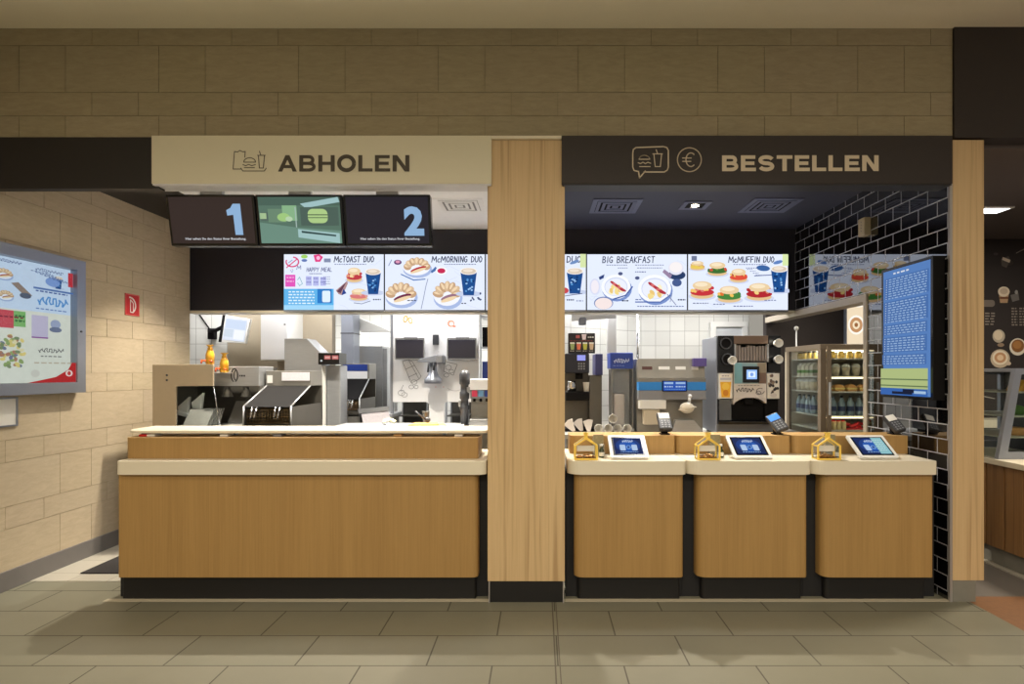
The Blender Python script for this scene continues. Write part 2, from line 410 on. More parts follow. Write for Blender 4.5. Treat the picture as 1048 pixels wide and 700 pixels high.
M_bronze = mat('beige coated panel', (188,170,142), .45, .0, noise=.05)
M_chrome = mat('chrome', (210,210,212), .12, 1.)
M_alu = mat('anodised grey aluminium', (150,156,170), .35, .5, noise=.04)
M_white = mat('white coated board', (236,237,240), .4, noise=.01)
M_wht2 = mat('white plastic', (225,225,222), .4)
M_grey = mat('mid grey plastic', (128,130,136), .45)
M_dgrey = mat('dark grey plastic', (56,58,64), .4)
M_blk = mat('glossy black plastic', (16,16,18), .22)
M_mblk = mat('matte black', (18,17,18), .8, spec=.15)
M_yellow = mat('yellow acrylic', (250,214,96), .35)
M_pyel = mat('golden yellow plastic', (214,160,40), .35)
M_glass = mat('clear glass', (240,248,248), .03, trans=1., ior=1.12)
M_clear = mat('clear plastic', (236,240,244), .08, trans=.9, ior=1.1)
M_blue = mat('royal blue plastic', (36,60,140), .35)
M_stripe = mat('bright blue stripe', (40,130,210), .4)
M_red = mat('red plastic', (206,40,44), .4)
M_fire = mat('fire safety red', (196,36,40), .5)
M_paper = mat('white paper', (232,230,224), .8)
M_bread = mat('bread crust', (196,148,88), .7, noise=.2)
M_bag = mat('brown cardboard', (186,146,98), .85, noise=.1)
M_green = mat('leaf green', (84,130,52), .6)
M_dgreen = mat('dark green bottle', (38,56,34), .25)
M_coin = mat('copper and brass coins', (176,128,70), .35, .7, noise=.4, nscale=120)
M_orange = mat('orange red', (206,86,30), .4)
M_purple = mat('violet label', (86,72,140), .4)
M_basket = mat('fry basket wire', (150,128,96), .35, .8)
M_ctile = brickmat('white kitchen tiles', ((224,224,220),(214,214,210)), (150,148,144), .2, .2, .003, 'XZ', offset=0, rough=(.15,.6), loc=(.02,.05))
M_floor_k = mat('dark kitchen floor', (60,54,50), .6, noise=.1)
M_lino = mat('grey brown hall flooring', (104,98,92), .6, noise=.06)
M_woodfl = wood('reddish wood floor', (112,80,56), (146,104,70), fine=30)
M_conc = mat('grey concrete', (128,126,118), .8, noise=.12, nscale=14)
M_base = mat('grey stone skirting', (118,114,112), .6, noise=.1, nscale=8)
M_wtile = brickmat('off white floor tiles', ((176,171,160),(168,163,152)), (150,144,134), .3, .3, .004, 'XY', offset=0, rough=(.5,.7))
M_mat = mat('black entrance mat', (40,37,38), .95, noise=.3, nscale=150)
M_hceil = mat('hall ceiling paint', (244,240,222), .9, noise=.01)
M_bright = mat('shop ceiling white', (240,242,246), .8)
M_rceil = mat('brown grey ceiling', (96,88,86), .8)
C_emit = canvas_mat('menu screen picture', .96)
C_mid = canvas_mat('status screen picture', .72)
C_print = canvas_mat('printed graphic', 0, .5)
C_box = canvas_mat('backlit poster picture', .7)

M_floor = brickmat('beige grey floor tiles', ((126,124,109),(120,119,104)), (80,76,66), .716, .352, .0045, 'XY', loc=(.262+.716*10, -3.094+.352*20+.004), rough=(.42,.7), noise=.07, bump=.2)
M_black_tile = brickmat('glossy black subway tiles', ((9,8,9),(14,12,13)), (176,176,184), .205, .106, .0042, 'YZ', loc=(-3.98+.205*10, .045), rough=(.02,.45), bump=.2, spec=.95)
M_black_tile.node_tree.nodes['Principled BSDF'].inputs['IOR'].default_value = 2.0
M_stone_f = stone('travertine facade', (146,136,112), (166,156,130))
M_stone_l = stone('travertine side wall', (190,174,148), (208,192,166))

def tiles(name, m, plane, u0, u1, z0, z1, fix, thick, j_big, j_small, backm):
    """wall of big (.325) and small (.163) courses; plane x: u is X and fix is the Y of the face; plane y: u is Y and fix the X of the face"""
    bm = bmesh.new(); lay = bm.faces.layers.float_vector.new('tone_f'); g = .0018
    def bx(a0, a1, b0, b1, tone):
        a0, a1, b0, b1 = max(a0,u0)+g, min(a1,u1)-g, max(b0,z0)+g, min(b1,z1)-g
        if a1-a0 < .004 or b1-b0 < .004: return
        if plane == 'x': P = [(x,y,z) for x in (a0,a1) for y in (fix, fix+thick) for z in (b0,b1)]
        else: P = [(x,y,z) for x in (fix-thick, fix) for y in (a0,a1) for z in (b0,b1)]
        v = [bm.verts.new(p) for p in P]
        for f in ((0,1,3,2),(4,6,7,5),(0,4,5,1),(2,3,7,6),(0,2,6,4),(1,5,7,3)):
            fc = bm.faces.new([v[i] for i in f]); fc[lay] = Vector((tone, tone*random.uniform(.985,1.0), tone*random.uniform(.96,1.0)))
    k = -2
    while .445 + .488*k < z1:
        zb = .445 + .488*k
        for (lo, hi, j0) in ((zb, zb+.163, j_small), (zb+.163, zb+.488, j_big)):
            if hi > z0 and lo < z1:
                u = j0 - .97*12
                while u < u1:
                    for w in (.647, .323):
                        if u+w > u0: bx(u, u+w, lo, hi, random.uniform(.965, 1.03))
                        u += w
        k += 1
    # grout behind
    if plane == 'x': P = [(x,y,z) for x in (u0,u1) for y in (fix+.004, fix+thick+.1) for z in (z0,z1)]
    else: P = [(x,y,z) for x in (fix-thick-.1, fix-.004) for y in (u0,u1) for z in (z0,z1)]
    v = [bm.verts.new(p) for p in P]
    for f in ((0,1,3,2),(4,6,7,5),(0,4,5,1),(2,3,7,6),(0,2,6,4),(1,5,7,3)):
        fc = bm.faces.new([v[i] for i in f]); fc[lay] = Vector((.76,.74,.71))
    bmesh.ops.recalc_face_normals(bm, faces=bm.faces)
    tones = [tuple(f[lay]) for f in bm.faces]
    me = bpy.data.meshes.new(name); bm.to_mesh(me); bm.free()
    at = me.color_attributes.new('tone', 'FLOAT_COLOR', 'CORNER')
    for p, c in zip(me.polygons, tones):
        for li in p.loop_indices: at.data[li].color = (*c, 1)
    me.attributes.remove(me.attributes['tone_f'])
    me.materials.append(m)
    o = bpy.data.objects.new(name, me); COL.objects.link(o); o['kind'] = 'structure'
    return o

# ================================================================== THE SETTING
FY = 3.946                # plane of the shop front
CZ = 3.19                 # shop ceiling
HZ = 3.98                 # hall ceiling
XL, XR = -3.9, 2.85
struct('floor', MB().box(-3.9, 2.98, -6, 4.33, -.1, 0), M_floor)
struct('floor_right', MB().box(2.98, 6.5, -6, 4.04, -.1, 0), M_woodfl)
struct('floor_passage', MB().box(2.98, 6.5, 4.04, 7.3, -.1, 0), M_lino)
struct('floor_kitchen', MB().box(-5.4, 2.98, 4.33, 9.6, -.1, 0), M_floor_k)
t = MB(); t.box(-3.9, -2.6, 4.33, 4.48, -.02, .003); t.box(-3.9, -3.64, 4.48, 6.3, -.02, .003)
struct('trim_1', t, M_wtile)
solo('entrance_mat', MB().box(-3.63, -3.01, 4.485, 5.15, .001, .012, .004), M_mat, 'black mat on the floor inside the entrance beside the long wooden counter', 'mat')
struct('trim_2', MB().box(-3.04, 2.85, 3.95, 3.995, -.02, .0025), mat('pale threshold strip', (188,180,160), .5))
t = MB(); t.box(.078, .086, -6, 3.94, -.02, .001); t.box(.104, .110, -6, 3.94, -.02, .001)
struct('trim_3', t, mat('expansion joint', (84,78,68), .6))
struct('ceiling', MB().box(-6.5, 6.5, -6, 3.95, HZ, HZ+.1), M_hceil)
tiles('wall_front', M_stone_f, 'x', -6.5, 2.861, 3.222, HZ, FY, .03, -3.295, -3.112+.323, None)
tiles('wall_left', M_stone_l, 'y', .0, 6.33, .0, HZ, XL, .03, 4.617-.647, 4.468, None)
struct('wall_hall_left', MB().box(-6.5, -6.4, -6, 3.95, 0, HZ), M_stone_l) if False else None
struct('baseboard_left', MB().box(XL-.01, XL+.014, 0, 6.33, 0, .143, .002), M_base)
struct('wall_fascia_left', MB().box(XL+.005, -2.64, 3.935, 4.0, Z(193, 3.935), 3.22), M_fascia2)
struct('wall_fascia_right', MB().box(2.862, 6.5, 3.93, 4.06, 3.215, HZ), M_fascia)
struct('ceiling_kitchen', MB().box(-5.4, -3.2, 4.07, 6.4, CZ, CZ+.1), M_fascia2)
struct('ceiling_white', MB().box(-3.2, -.1, 4.07, 6.4, CZ, CZ+.1), M_bright)
struct('ceiling_dark', MB().box(-.1, 2.86, 4.07, 6.4, CZ, CZ+.1), M_navy)
struct('ceiling_right', MB().box(2.97, 6.5, 4.06, 7.2, CZ, CZ+.1), M_rceil)
# bulkhead that carries the menu screens
BY = 6.36
struct('wall_bulkhead', MB().box(XL-1.4, XR+.0, BY, BY+.18, Z(318, BY), CZ), mat('charcoal bulkhead', (38,36,46), .55))
struct('trim_4', MB().box(XL-.05, XR-.01, BY-.012, BY+.18, Z(320.5, BY), Z(317.8, BY)-.001), M_shelf)
# right wall in black tiles, with the opening to the side room
ZO = 2.256
t = MB(); t.box(XR, XR+.11, FY+.02, 4.98, 0, CZ); t.box(XR, XR+.11, 4.98, BY-.001, ZO+.02, CZ)
struct('wall_right', t, M_black_tile)
t = MB(); t.box(XR-.012, XR+.14, 4.96, 7.18, ZO-.045, ZO+.02); t.box(XR-.012, XR+.12, 4.95, 5.0, 0, ZO-.045)
struct('trim_5', t, mat('pale metal trim', (190,180,164), .45, .2))
# kitchen shell
struct('ceiling_back', MB().box(-5.4, 4.6, BY+.18, 9.6, 2.72, 2.8), mat('kitchen ceiling', (214,214,210), .8))
struct('wall_kitchen_left', MB().box(-5.4, X(233, 7.3), 7.3, 7.42, 0, 2.72), M_ctile)
struct('wall_kitchen_panel', MB().box(X(233, 7.3), X(340, 7.3), 7.3, 7.42, 0, 2.72), mat('beige wall panel', (168,156,136), .6))
struct('wall_kitchen_back', MB().box(-5.4, .3, 9.4, 9.5, 0, 2.72), M_ctile)
struct('wall_back_right', MB().box(X(652, 7.8), 2.86, 7.8, 7.9, 0, 2.72), M_ctile)
M_ct2 = M_ctile
sw = MB(); a = Vector((.12, 6.95)); b = Vector((X(652, 7.8), 7.8)); nrm = Vector((-(b-a).y, (b-a).x)).normalized()*.08
sw.prism([tuple(a), tuple(b), tuple(b+nrm), tuple(a+nrm)], 0, 2.72, 'z')
struct('wall_kitchen_slant', sw, M_ct2)
struct('wall_kitchen_end', MB().box(.02, .12, 6.9, 9.4, 0, 2.72), M_ctile)
# side room behind the opening
struct('wall_side_room', MB().box(2.86, 4.195, 7.2, 7.3, 0, 2.72), mat('brown black wall', (44,37,36), .7))
struct('wall_side_room_right', MB().box(4.2, 4.3, 5.6, 7.3, 0, CZ), M_fascia)
# far right shop wall with coffee chalk art
struct('wall_far_right', MB().box(3.0, 6.5, 6.62, 6.72, 0, CZ), mat('chalk board wall', (40,36,36), .7)) if False else None

# pillars
def pillar(name, x0, x1, Yf, zt, zb, kick_x, kickm, label, trims):
    p = thing(name, ((x0+x1)/2, Yf, 0), label, 'pillar')
    if x0 > 1:
        part('cladding', MB().prism([(x0, Yf), (x1, Yf), (x1, Yf+.32), (2.965, Yf+.32), (2.965, Yf+.018), (x0, Yf+.018)], zb, zt, 'z'), M_column, p)
        part('concrete_foot', MB().prism([(kick_x[0], Yf+.004), (kick_x[1], Yf+.004), (kick_x[1], Yf+.30), (2.966, Yf+.30), (2.966, Yf+.018), (kick_x[0], Yf+.018)], 0, zb, 'z'), kickm, p)
    else:
        part('cladding', MB().box(x0, x1, Yf, Yf+.32, zb, zt, .003), M_column, p)
        part('kick_board', MB().box(kick_x[0], kick_x[1], Yf+.012, Yf+.30, 0, zb), kickm, p)
    for a, bb in trims:
        part('edge_trim', MB().box(a, bb, Yf-.002, Yf+(.018 if x0 > 1 else .3), 0, 3.2 if x0 > 1 else zb), mat('trim metal', (176,172,170), .35, .5), p)
    return p
pc = pillar('wooden_pillar', X(499, 3.93), X(578, 3.93), 3.93, 3.205, Z(595, 3.93), (X(501.5, 3.95), X(576, 3.95)), M_black, 'broad pale zebra-grained wooden pillar between the long counter and the order stations', [(X(500,3.93), X(501.2,3.93)), (X(576,3.93), X(577.2,3.93))])
part('top_cap', MB().box(X(503,3.9), X(574.5,3.9), 3.9, 4.2, 3.197, 3.216), M_shelf, pc)
pr = pillar('wooden_pillar', X(975, FY), X(1007, FY), FY, 3.205, Z(594, FY), (X(974, FY), X(999, FY)), M_conc, 'narrow wooden pillar on a grey concrete foot at the end of the black tiled wall', [(X(972, FY), X(974.6, FY))])

# ================================================================== SIGNS
def sign(x0, x1, face, under, label):
    p = thing('fascia_sign', ((x0+x1)/2, 3.9, 2.88), label, 'sign')
    part('sign_box', MB().box(x0, x1, 3.9, 4.02, 2.887, 3.2175, .002), face, p)
    part('underside', MB().box(x0+.004, x1-.004, 3.905, 4.04, 2.878, 2.888), under, p)
    return p
sa = sign(X(155, 3.9), X(503, 3.9), M_sign, M_signu, 'cream pick-up sign reading ABHOLEN above the long counter')
sb = sign(X(575, 3.9), X(975, 3.9), M_fascia, M_fascia2, 'dark brown sign reading BESTELLEN above the order stations')
def sign_canvas(px0, px1):
    Y = 3.8985
    return Canvas(px1-px0, 47, (X(px0, Y), Y, Z(141, Y)), (X(px1, Y)-X(px0, Y), 0, 0), (0, 0, -(Z(141, Y)-Z(188, Y))), eps=.0001)
dk = (66,58,46); lt = (214,200,176)
c = sign_canvas(155, 503)
def icon_tray(c, o, col, w):
    u, v = o
    c.line([(u+9, v+20), (u+1, v+20), (u+2.5, v+2), (u+5.5, v+2.6), (u+8, v+1), (u+11, v+2.4), (u+13.5, v+2), (u+13, v+8)], w, col)
    c.line([(u+9, v+19), (u+11, v+22), (u+33, v+22), (u+35, v+19)], w, col)
    c.arc(u+18, v+13, 6, 4.5, w, col, 180, 360); c.line([(u+12, v+13), (u+24, v+13)], w, col)
    c.line([(u+11, v+15.5), (u+14, v+16.5), (u+17, v+15.3), (u+20, v+16.5), (u+24, v+15.5)], w, col); c.line([(u+12.5, v+18.6), (u+23, v+18.6)], w, col)
    c.line([(u+26, v+6), (u+34, v+6)], w, col); c.line([(u+27, v+6.5), (u+28, v+19), (u+32, v+19), (u+33.2, v+6.5)], w, col); c.line([(u+29.5, v+6), (u+28, v+1.8)], w, col)
icon_tray(c, (82.5, 12), dk, .85)
c.build('tray_icon', C_print, sa)
c = sign_canvas(155, 503)
c.block('ABHOLEN', 129.5, 17.8, 134.5, 16.8, dk)
c.build('lettering', C_print, sa)
c = sign_canvas(575, 975)
u, v = 72, 9
def rr(u0, v0, u1, v1, r, seg=5):
    P = []
    for cx, cy, a in ((u1-r, v0+r, -90), (u1-r, v1-r, 0), (u0+r, v1-r, 90), (u0+r, v0+r, 180)):
        for i in range(seg+1):
            t = math.radians(a+90*i/seg); P.append((cx+r*math.cos(t), cy+r*math.sin(t)))
    return P
c.line([(u+12, v+26), (u+33, v+26), (u+36, v+24), (u+37, v+21), (u+37, v+4), (u+35.5, v+1), (u+32, v), (u+4, v+1), (u+1.2, v+3), (u+.6, v+7), (u+.6, v+21), (u+2, v+24.5), (u+6.5, v+25.5), (u+7.5, v+32), (u+13.5, v+25)], 1.25, lt)
c.arc(u+12.5, v+13, 5.4, 4, .9, lt, 180, 360); c.line([(u+7, v+13), (u+18, v+13)], .9, lt)
c.line([(u+6, v+16.5), (u+8.5, v+17.5), (u+11, v+16), (u+13.5, v+17.5), (u+16, v+16), (u+19, v+17.2)], .9, lt); c.line([(u+7.5, v+20.5), (u+18.5, v+20.5)], .9, lt)
c.line([(u+21, v+7.5), (u+31, v+7.5)], .9, lt); c.line([(u+22.2, v+8), (u+23.5, v+20.5), (u+28.8, v+20.5), (u+30, v+8)], .9, lt); c.line([(u+26, v+7.5), (u+24.5, v+3.2)], .9, lt)
c.arc(130.5, 22.5, 12.2, 12.2, 1.1, lt, n=32)
c.arc(132, 22.5, 5, 7, 1.2, lt, 50, 310, 14); c.line([(123.5, 20.8), (132.5, 20.8)], 1, lt); c.line([(123.5, 24.2), (132, 24.2)], 1, lt)
c.build('speech_bubble_and_euro_icon', C_print, sb)
c = sign_canvas(575, 975)
c.block('BESTELLEN', 164, 18, 160, 16.2, lt, .25)
c.build('lettering', C_print, sb)

# ================================================================== HANGING STATUS SCREENS
def hang_screen(x0, x1, label, kind):
    """tilted display: top towards the viewer"""
    yt, yb, zt, zb = 4.13, 4.20, 2.885, 2.527
    p = thing('status_screen', ((x0+x1)/2, yt, zb), label, 'screen', 'status screens under the pick-up sign')
    sh = Matrix(((1,0,0,0),(0,1,-(yb-yt)/(zt-zb),yt+(yb-yt)/(zt-zb)*zt),(0,0,1,0),(0,0,0,1)))
    def pos(y, z): return y
    part('housing', MB().box(x0, x1, 0, .07, zb, zt, .006, M=sh), M_blk, p)
    w, h = 90, 55
    m = .018
    cc = Canvas(w, h, sh @ Vector((x0+m, -.0015, zt-m)), (x1-x0-2*m, 0, 0), (0, (yb-yt)*(zt-zb-2*m)/(zt-zb), -(zt-zb-2*m)))
    if kind in '12':
        cc.rect(0, 0, w, h, (62,50,46) if kind == '1' else (46,42,50))
        num = (158,196,236)
        if kind == '1':
            cc.poly([(69,8),(77,8),(77.5,45),(69,45),(68.5,21),(62,22),(61.5,15.5),(66,13)], num)
        else:
            cc.text('2', 63, 11, 22, 35, num, .05)
        cc.text('Hier sehen Sie den Status Ihrer Bestellung.', 14, 48.2, 66, 3.6, (236,238,244), .012)
    else:
        cc.rect(0, 0, w, h, (98,128,112))
        cc.rect(0, 0, w, 10, (84,110,98)); cc.poly([(0,30),(40,36),(90,40),(90,55),(0,55)], (120,156,140))
        cc.poly([(46,8),(88,0),(90,6),(52,13)], (176,212,214)); cc.rect(2, 18, 14, 28, (92,112,104)); cc.rect(1, 19, 8, 26, (180,210,160))
        cc.rect(10, 14, 30, 30, (118,150,124)); cc.rect(26, 10, 42, 28, (150,196,150)); cc.ell(27, 24, 7, 5, (176,220,140)); cc.ell(33, 26, 4, 3, (200,230,190))
        cc.rect(40, 12, 41.2, 36, (180,204,196)); cc.rect(46, 12, 88, 34, (86,108,98))
        cc.poly(rr(54, 14, 76, 31, 6), (190,224,150)); cc.rect(54, 20.5, 76, 21.7, (88,110,84)); cc.rect(54, 24, 76, 25, (88,110,84))
        cc.poly([(42,38),(88,43),(88,55),(42,48)], (176,214,214)); cc.poly([(46,40),(84,45),(84,47),(46,42.5)], (60,84,84))
    cc.build('screen_image', C_mid, p)
    xm = (x0+x1)/2
    part('mounting_bracket', MB().box(xm-.08, xm+.08, 4.15, 4.19, zt-.02, zt+.1).box(xm-.02, xm+.02, 4.15, 4.19, zt+.1, CZ+.002), M_signu, p)
    return p
xs = [X(169, 4.13), X(260.5, 4.13), X(350.5, 4.13), X(440, 4.13)]
hang_screen(xs[0], xs[1]-.006, 'dark hanging status screen showing a large pale blue number 1', '1')
hang_screen(xs[1]+.002, xs[2]-.006, 'hanging status screen with green tinted picture, between the number screens', 'g')
hang_screen(xs[2]+.002, xs[3], 'dark hanging status screen showing a large pale blue number 2', '2')

# ================================================================== MENU SCREENS
MY = 6.28
sw_ = (X(807, MY)-X(290, MY))/5
zt_, zb_ = Z(260, MY), Z(317.5, MY)
NB = (26,38,74); BL = (20,62,128)
BG = (226,234,252)
def cup(c, u, v, w, h):
    c.ell(u+w/2, v+h*.95, w*.8, h*.1, (196,206,232))
    c.poly([(u, v+h*.15), (u+w, v+h*.15), (u+w*.82, v+h), (u+w*.18, v+h)], (28,76,140))
    for q in range(14): 
        a = random.uniform(.2,.8); bq = random.uniform(.3,.9); c.ell(u+w*a, v+h*bq, w*.07, h*.035, random.choice([(90,150,210),(14,44,96),(150,190,232)]), rot=random.uniform(-50,50), n=8)
    c.ell(u+w/2, v+h*.14, w*.53, h*.13, (244,238,232)); c.ell(u+w/2, v+h*.14, w*.45, h*.1, (214,196,176)); c.ell(u+w*.46, v+h*.12, w*.3, h*.06, (236,222,206))
def croissant(c, u, v, w, h, fill):
    c.ell(u+w*.52, v+h*.68, w*.56, h*.46, (166,184,224))
    c.ell(u+w*.48, v+h*.58, w*.52, h*.42, (240,242,252))
    for i in range(7):
        t = PI*(i+.5)/7; x = u+w*.5-math.cos(t)*w*.38; y = v+h*.62-math.sin(t)*h*.4
        c.ell(x, y, w*.13, h*.22, [(196,160,126),(214,184,150)][i % 2], rot=math.degrees(t)-90, n=12)
        c.ell(x-w*.02, y-h*.04, w*.05, h*.15, (238,212,176), rot=math.degrees(t)-90, n=8)
    c.ell(u+w*.55, v+h*.66, w*.32, h*.1, fill, rot=-18); c.ell(u+w*.55, v+h*.74, w*.32, h*.08, (236,210,170), rot=-18)
def burger(c, u, v, w, h, cols):
    c.ell(u+w*.5, v+h*.85, w*.6, h*.22, (204,212,236)); c.ell(u+w*.5, v+h*.78, w*.5, h*.2, (224,190,140))
    c.ell(u+w*.5, v+h*.62, w*.52, h*.2, cols[0])
    for i in range(9): c.ell(u+w*(.08+.84*i/8), v+h*random.uniform(.36,.6), w*.1, h*.1, random.choice(cols), rot=random.uniform(0,90), n=8)
    c.ell(u+w*.5, v+h*.26, w*.42, h*.24, (232,204,160)); c.ell(u+w*.46, v+h*.2, w*.28, h*.12, (244,226,194))
def plate(c, u, v, r):
    c.ell(u+1, v+2, r*1.08, r*.92, (120,144,200)); c.ell(u, v, r*1.05, r*.88, (244,246,253)); c.ell(u, v, r*.84, r*.68, (206,214,238)); c.ell(u, v+.4, r*.78, r*.62, (232,236,248))
    for i in range(10): c.ell(u+random.uniform(-.5,.5)*r, v+random.uniform(-.1,.5)*r, r*.2, r*.13, random.choice([(240,216,140),(246,236,196),(232,196,120)]), rot=random.uniform(0,90), n=8)
    for i in range(5): c.ell(u-r*.2+i*r*.17, v-r*.25+i*r*.12, r*.26, r*.1, [(176,52,66),(214,110,110)][i % 2], rot=35 if i < 3 else 20, n=10)
def berry(c, u, v, r):
    c.ell(u, v, r, r*.7, (244,244,250)); c.ell(u, v, r*.7, r*.45, (196,44,84))
def menu(i, label):
    x0 = X(290, MY)+i*sw_+.004; x1 = x0+sw_-.008
    p = thing('menu_screen', ((x0+x1)/2, MY, zb_), label, 'menu screen', 'lit menu screens on the bulkhead above the kitchen')
    part('housing', MB().box(x0, x1, MY, MY+.065, zb_, zt_, .003), M_blk, p)
    c = Canvas(104, 58, (x0+.003, MY-.001, zt_-.003), (x1-x0-.006, 0, 0), (0, 0, -(zt_-zb_-.006)))
    c.rect(0, 0, 104, 58, BG)
    def veins(n):
        for q in range(n):
            a, b_ = random.uniform(0, 100), random.uniform(0, 56); c.line([(a, b_), (a+random.uniform(3,9), b_+random.uniform(-5,5)), (a+random.uniform(9,16), b_+random.uniform(-8,8))], .35, (206,214,238))
    veins(9)
    if i == 0:
        c.rect(0, 36, 52, 58, (96,178,232)); c.rect(0, 53, 52, 58, (160,212,244)); c.rect(35, 36, 50, 51, (40,120,196)); c.poly(rr(40, 38, 48.5, 50, 1.5), (220,236,250))
        for q in range(5):
            c.scribble(5, 38.5+q*3, 27, (226,240,252), 1.3, 4)
        c.arc(9, 8, 6.5, 5, 1.3, (214,40,110), -80, 200); c.line([(3, 14), (14, 5)], 1.1, (214,40,110)); c.line([(5,9),(9,6)], .7, (90,130,170))
        c.ell(21.5, 2.5, 3.5, 2, (160,210,100)); c.ell(21.5, 6.5, 3, 1.5, (96,120,180)); c.poly([(31,1),(37,0),(41,3),(38,8),(33,8)], (224,60,130)); c.ell(36, 4, 2, 2, (250,190,220)); c.rect(42, 4.5, 49, 8.5, (130,140,170))
        for q in range(6): c.ell(random.uniform(2,14), random.uniform(15,19), .6, .5, random.choice([(90,190,210),(226,70,130),(120,120,180)]), n=6)
        c.hand('HAPPY MEAL', 24, 14, 27, 4.2, (90,96,140)); c.hand('M', 14, 12, 5, 4, (100,104,150)); c.scribble(27, 20, 13, (90,100,150), .9, 2)
        c.rect(2, 21.5, 12.5, 34, (222,84,184)); c.scribble(3.5, 24, 7.5, (250,220,240), .8); c.scribble(3.5, 28, 7.5, (250,220,240), .8)
        for q in range(3):
            c.rect(23.5+q*7.5, 23+q*.5, 29.5+q*7.5, 33, (180,184,232)); c.scribble(24+q*7.5, 25, 5, (80,84,160), .8, 1.6); c.scribble(24+q*7.5, 29, 5, (80,84,160), .8, 1.6)
        for q in range(4): c.scribble(42, 23.5+q*2.4, 7, (100,110,160), .6, 2)
        c.line([(15,27),(17,24),(20,31),(17,33),(15,30)], .6, (110,170,180))
        c.hand('McTOAST DUO', 53, 2.5, 42, 6, NB); c.scribble(53.5, 10.4, 33, (110,120,160), .8, 2.4)
        burger(c, 66, 14, 16, 16, [(190,60,70),(226,150,120),(240,214,160)])
        c.poly([(55,38),(67,28),(67.5,31),(62,43),(58,42)], (176,140,140)); c.poly([(56,39),(66,29),(60,41)], (96,60,80)); c.poly([(61,43),(63,36),(66,41)], (40,66,140))
        burger(c, 70, 36, 18, 13, [(214,120,120),(244,210,180),(220,160,150)]); c.line([(74,51),(82,52),(91,49)], .7, (110,120,150))
        cup(c, 86, 15, 16, 27); c.scribble(94, 47, 8, NB, 1.2, 2.5)
    elif i == 1:
        croissant(c, 20, 3, 27, 19, (176,30,50)); c.line([(17,21),(30,27),(42,26)], 1.1, (60,110,176)); c.ell(13.5, 8.5, 4, 2.6, (90,60,110)); c.ell(13.5, 8, 2.4, 1.5, (220,150,180)); c.line([(4,12),(7,6)], .8, (120,140,180))
        croissant(c, 2, 29, 30, 24, (110,34,70)); c.line([(45,26),(43,33),(40,48),(38,57)], .7, (130,140,170))
        c.poly([(48,18),(53,13),(55,16),(49,20)], (70,110,170)); berry(c, 59, 17.5, 6)
        c.hand('McMORNING DUO', 49, 2.5, 53, 6, NB); c.scribble(62, 10.4, 33, (110,120,160), .8, 2.4)
        croissant(c, 52, 28, 27, 26, (150,110,130)); cup(c, 79, 14, 17, 29)
        for q in range(7): c.ell(random.uniform(88,102), random.uniform(40,49), 1.3, .9, (60,70,110), rot=random.uniform(0,180), n=8)
        c.scribble(24, 48, 10, NB, 1, 3); c.scribble(80, 51, 5, NB, 1, 3)
    elif i == 2:
        burger(c, 12, 16, 30, 26, [(96,150,70),(206,80,60),(240,200,120)]); burger(c, 46, 22, 26, 24, [(206,90,80),(240,200,120)])
        c.hand('DUO', 84, 2.2, 16, 6.4, NB); cup(c, 84, 14, 17, 27); c.rect(98, 0, 104, 14, (212,226,170)); c.ell(92, 8.5, 5, 1.6, (110,140,190), rot=-20)
        c.ell(82, 38, 4, 3, (200,70,80)); c.line([(80, 44), (100, 41)], .7, (70,80,120)); c.scribble(84, 46+1, 8, NB, 1.4, 2.2); c.scribble(94, 48, 7, (150,160,190), 1.4)
    elif i == 3:
        c.hand('BIG BREAKFAST', 16, 2.5, 55, 6.4, NB, .14); c.scribble(20, 11, 22, (110,120,160), .8, 2.4); c.scribble(32, 14, 10, (110,120,160), .8, 2.4)
        c.scribble(50, 11, 30, (110,120,160), .8, 2.4); c.scribble(52, 14, 26, (110,120,160), .8, 2.4); c.scribble(50, 18, 11, (80,90,140), 1, 2.4)
        plate(c, 30, 34, 14.5); c.poly([(12,24),(18,21),(17,25),(13,27)], (40,60,120)); c.ell(8, 34, 5.5, 8.5, (214,218,240)); c.ell(8, 34, 4, 7, (238,232,240)); c.line([(27,47),(40,43),(47,34)], 1.4, (60,90,160))
        c.ell(17, 51, 10, 6.6, (110,130,180)); c.ell(17, 51.5, 9, 6, (242,226,224)); c.ell(34.5, 20.5, 2.4, 1.8, (80,90,130)); c.ell(52, 25, 2.4, 1.8, (80,90,130))
        plate(c, 70, 36, 16.5); c.line([(50,50),(76,50),(86,43)], 1.2, (70,100,170))
        c.ell(93, 22, 9, 5, (40,60,100)); c.ell(92, 15, 8, 7, (226,226,240)); c.ell(92, 14, 6.5, 5.5, (244,238,238)); c.poly([(80,16),(88,22),(86,26),(78,19)], (150,130,160)); c.ell(93, 30, 5, 4, (70,90,140))
        c.line([(83,42),(92,53)], .8, (110,120,160)); c.line([(88,41),(86,50)], .6, (110,120,160)); c.scribble(94, 46+1, 8, NB, 1.4, 2.2); c.scribble(36, 47+1, 7, NB, 1.4, 2.2)
        c.scribble(52, 54, 48, (90,110,160), 1, 3); c.scribble(50, 47, 6, (70,90,150), 1, 3)
    else:
        c.hand('McMUFFIN DUO', 42, 2.5, 48, 6, NB); c.scribble(47, 10.4, 34, (110,120,160), .8, 2.4); c.scribble(60, 14, 20, (110,120,160), .8, 2.4); c.rect(98, 0, 104, 12, (214,230,170))
        burger(c, 2, 7, 15, 10, [(230,200,90),(214,170,110)]); burger(c, 20, 8, 20, 15, [(60,110,50),(96,140,60),(206,80,60)])
        burger(c, 43, 15, 18, 15, [(220,80,60),(236,196,110),(170,60,60)]); burger(c, 2, 28, 24, 19, [(196,50,60),(240,196,110),(214,120,110)])
        burger(c, 30, 33, 24, 18, [(70,130,60),(220,110,50),(240,190,90)]); burger(c, 60, 30, 26, 19, [(176,40,50),(240,210,130),(214,140,110)])
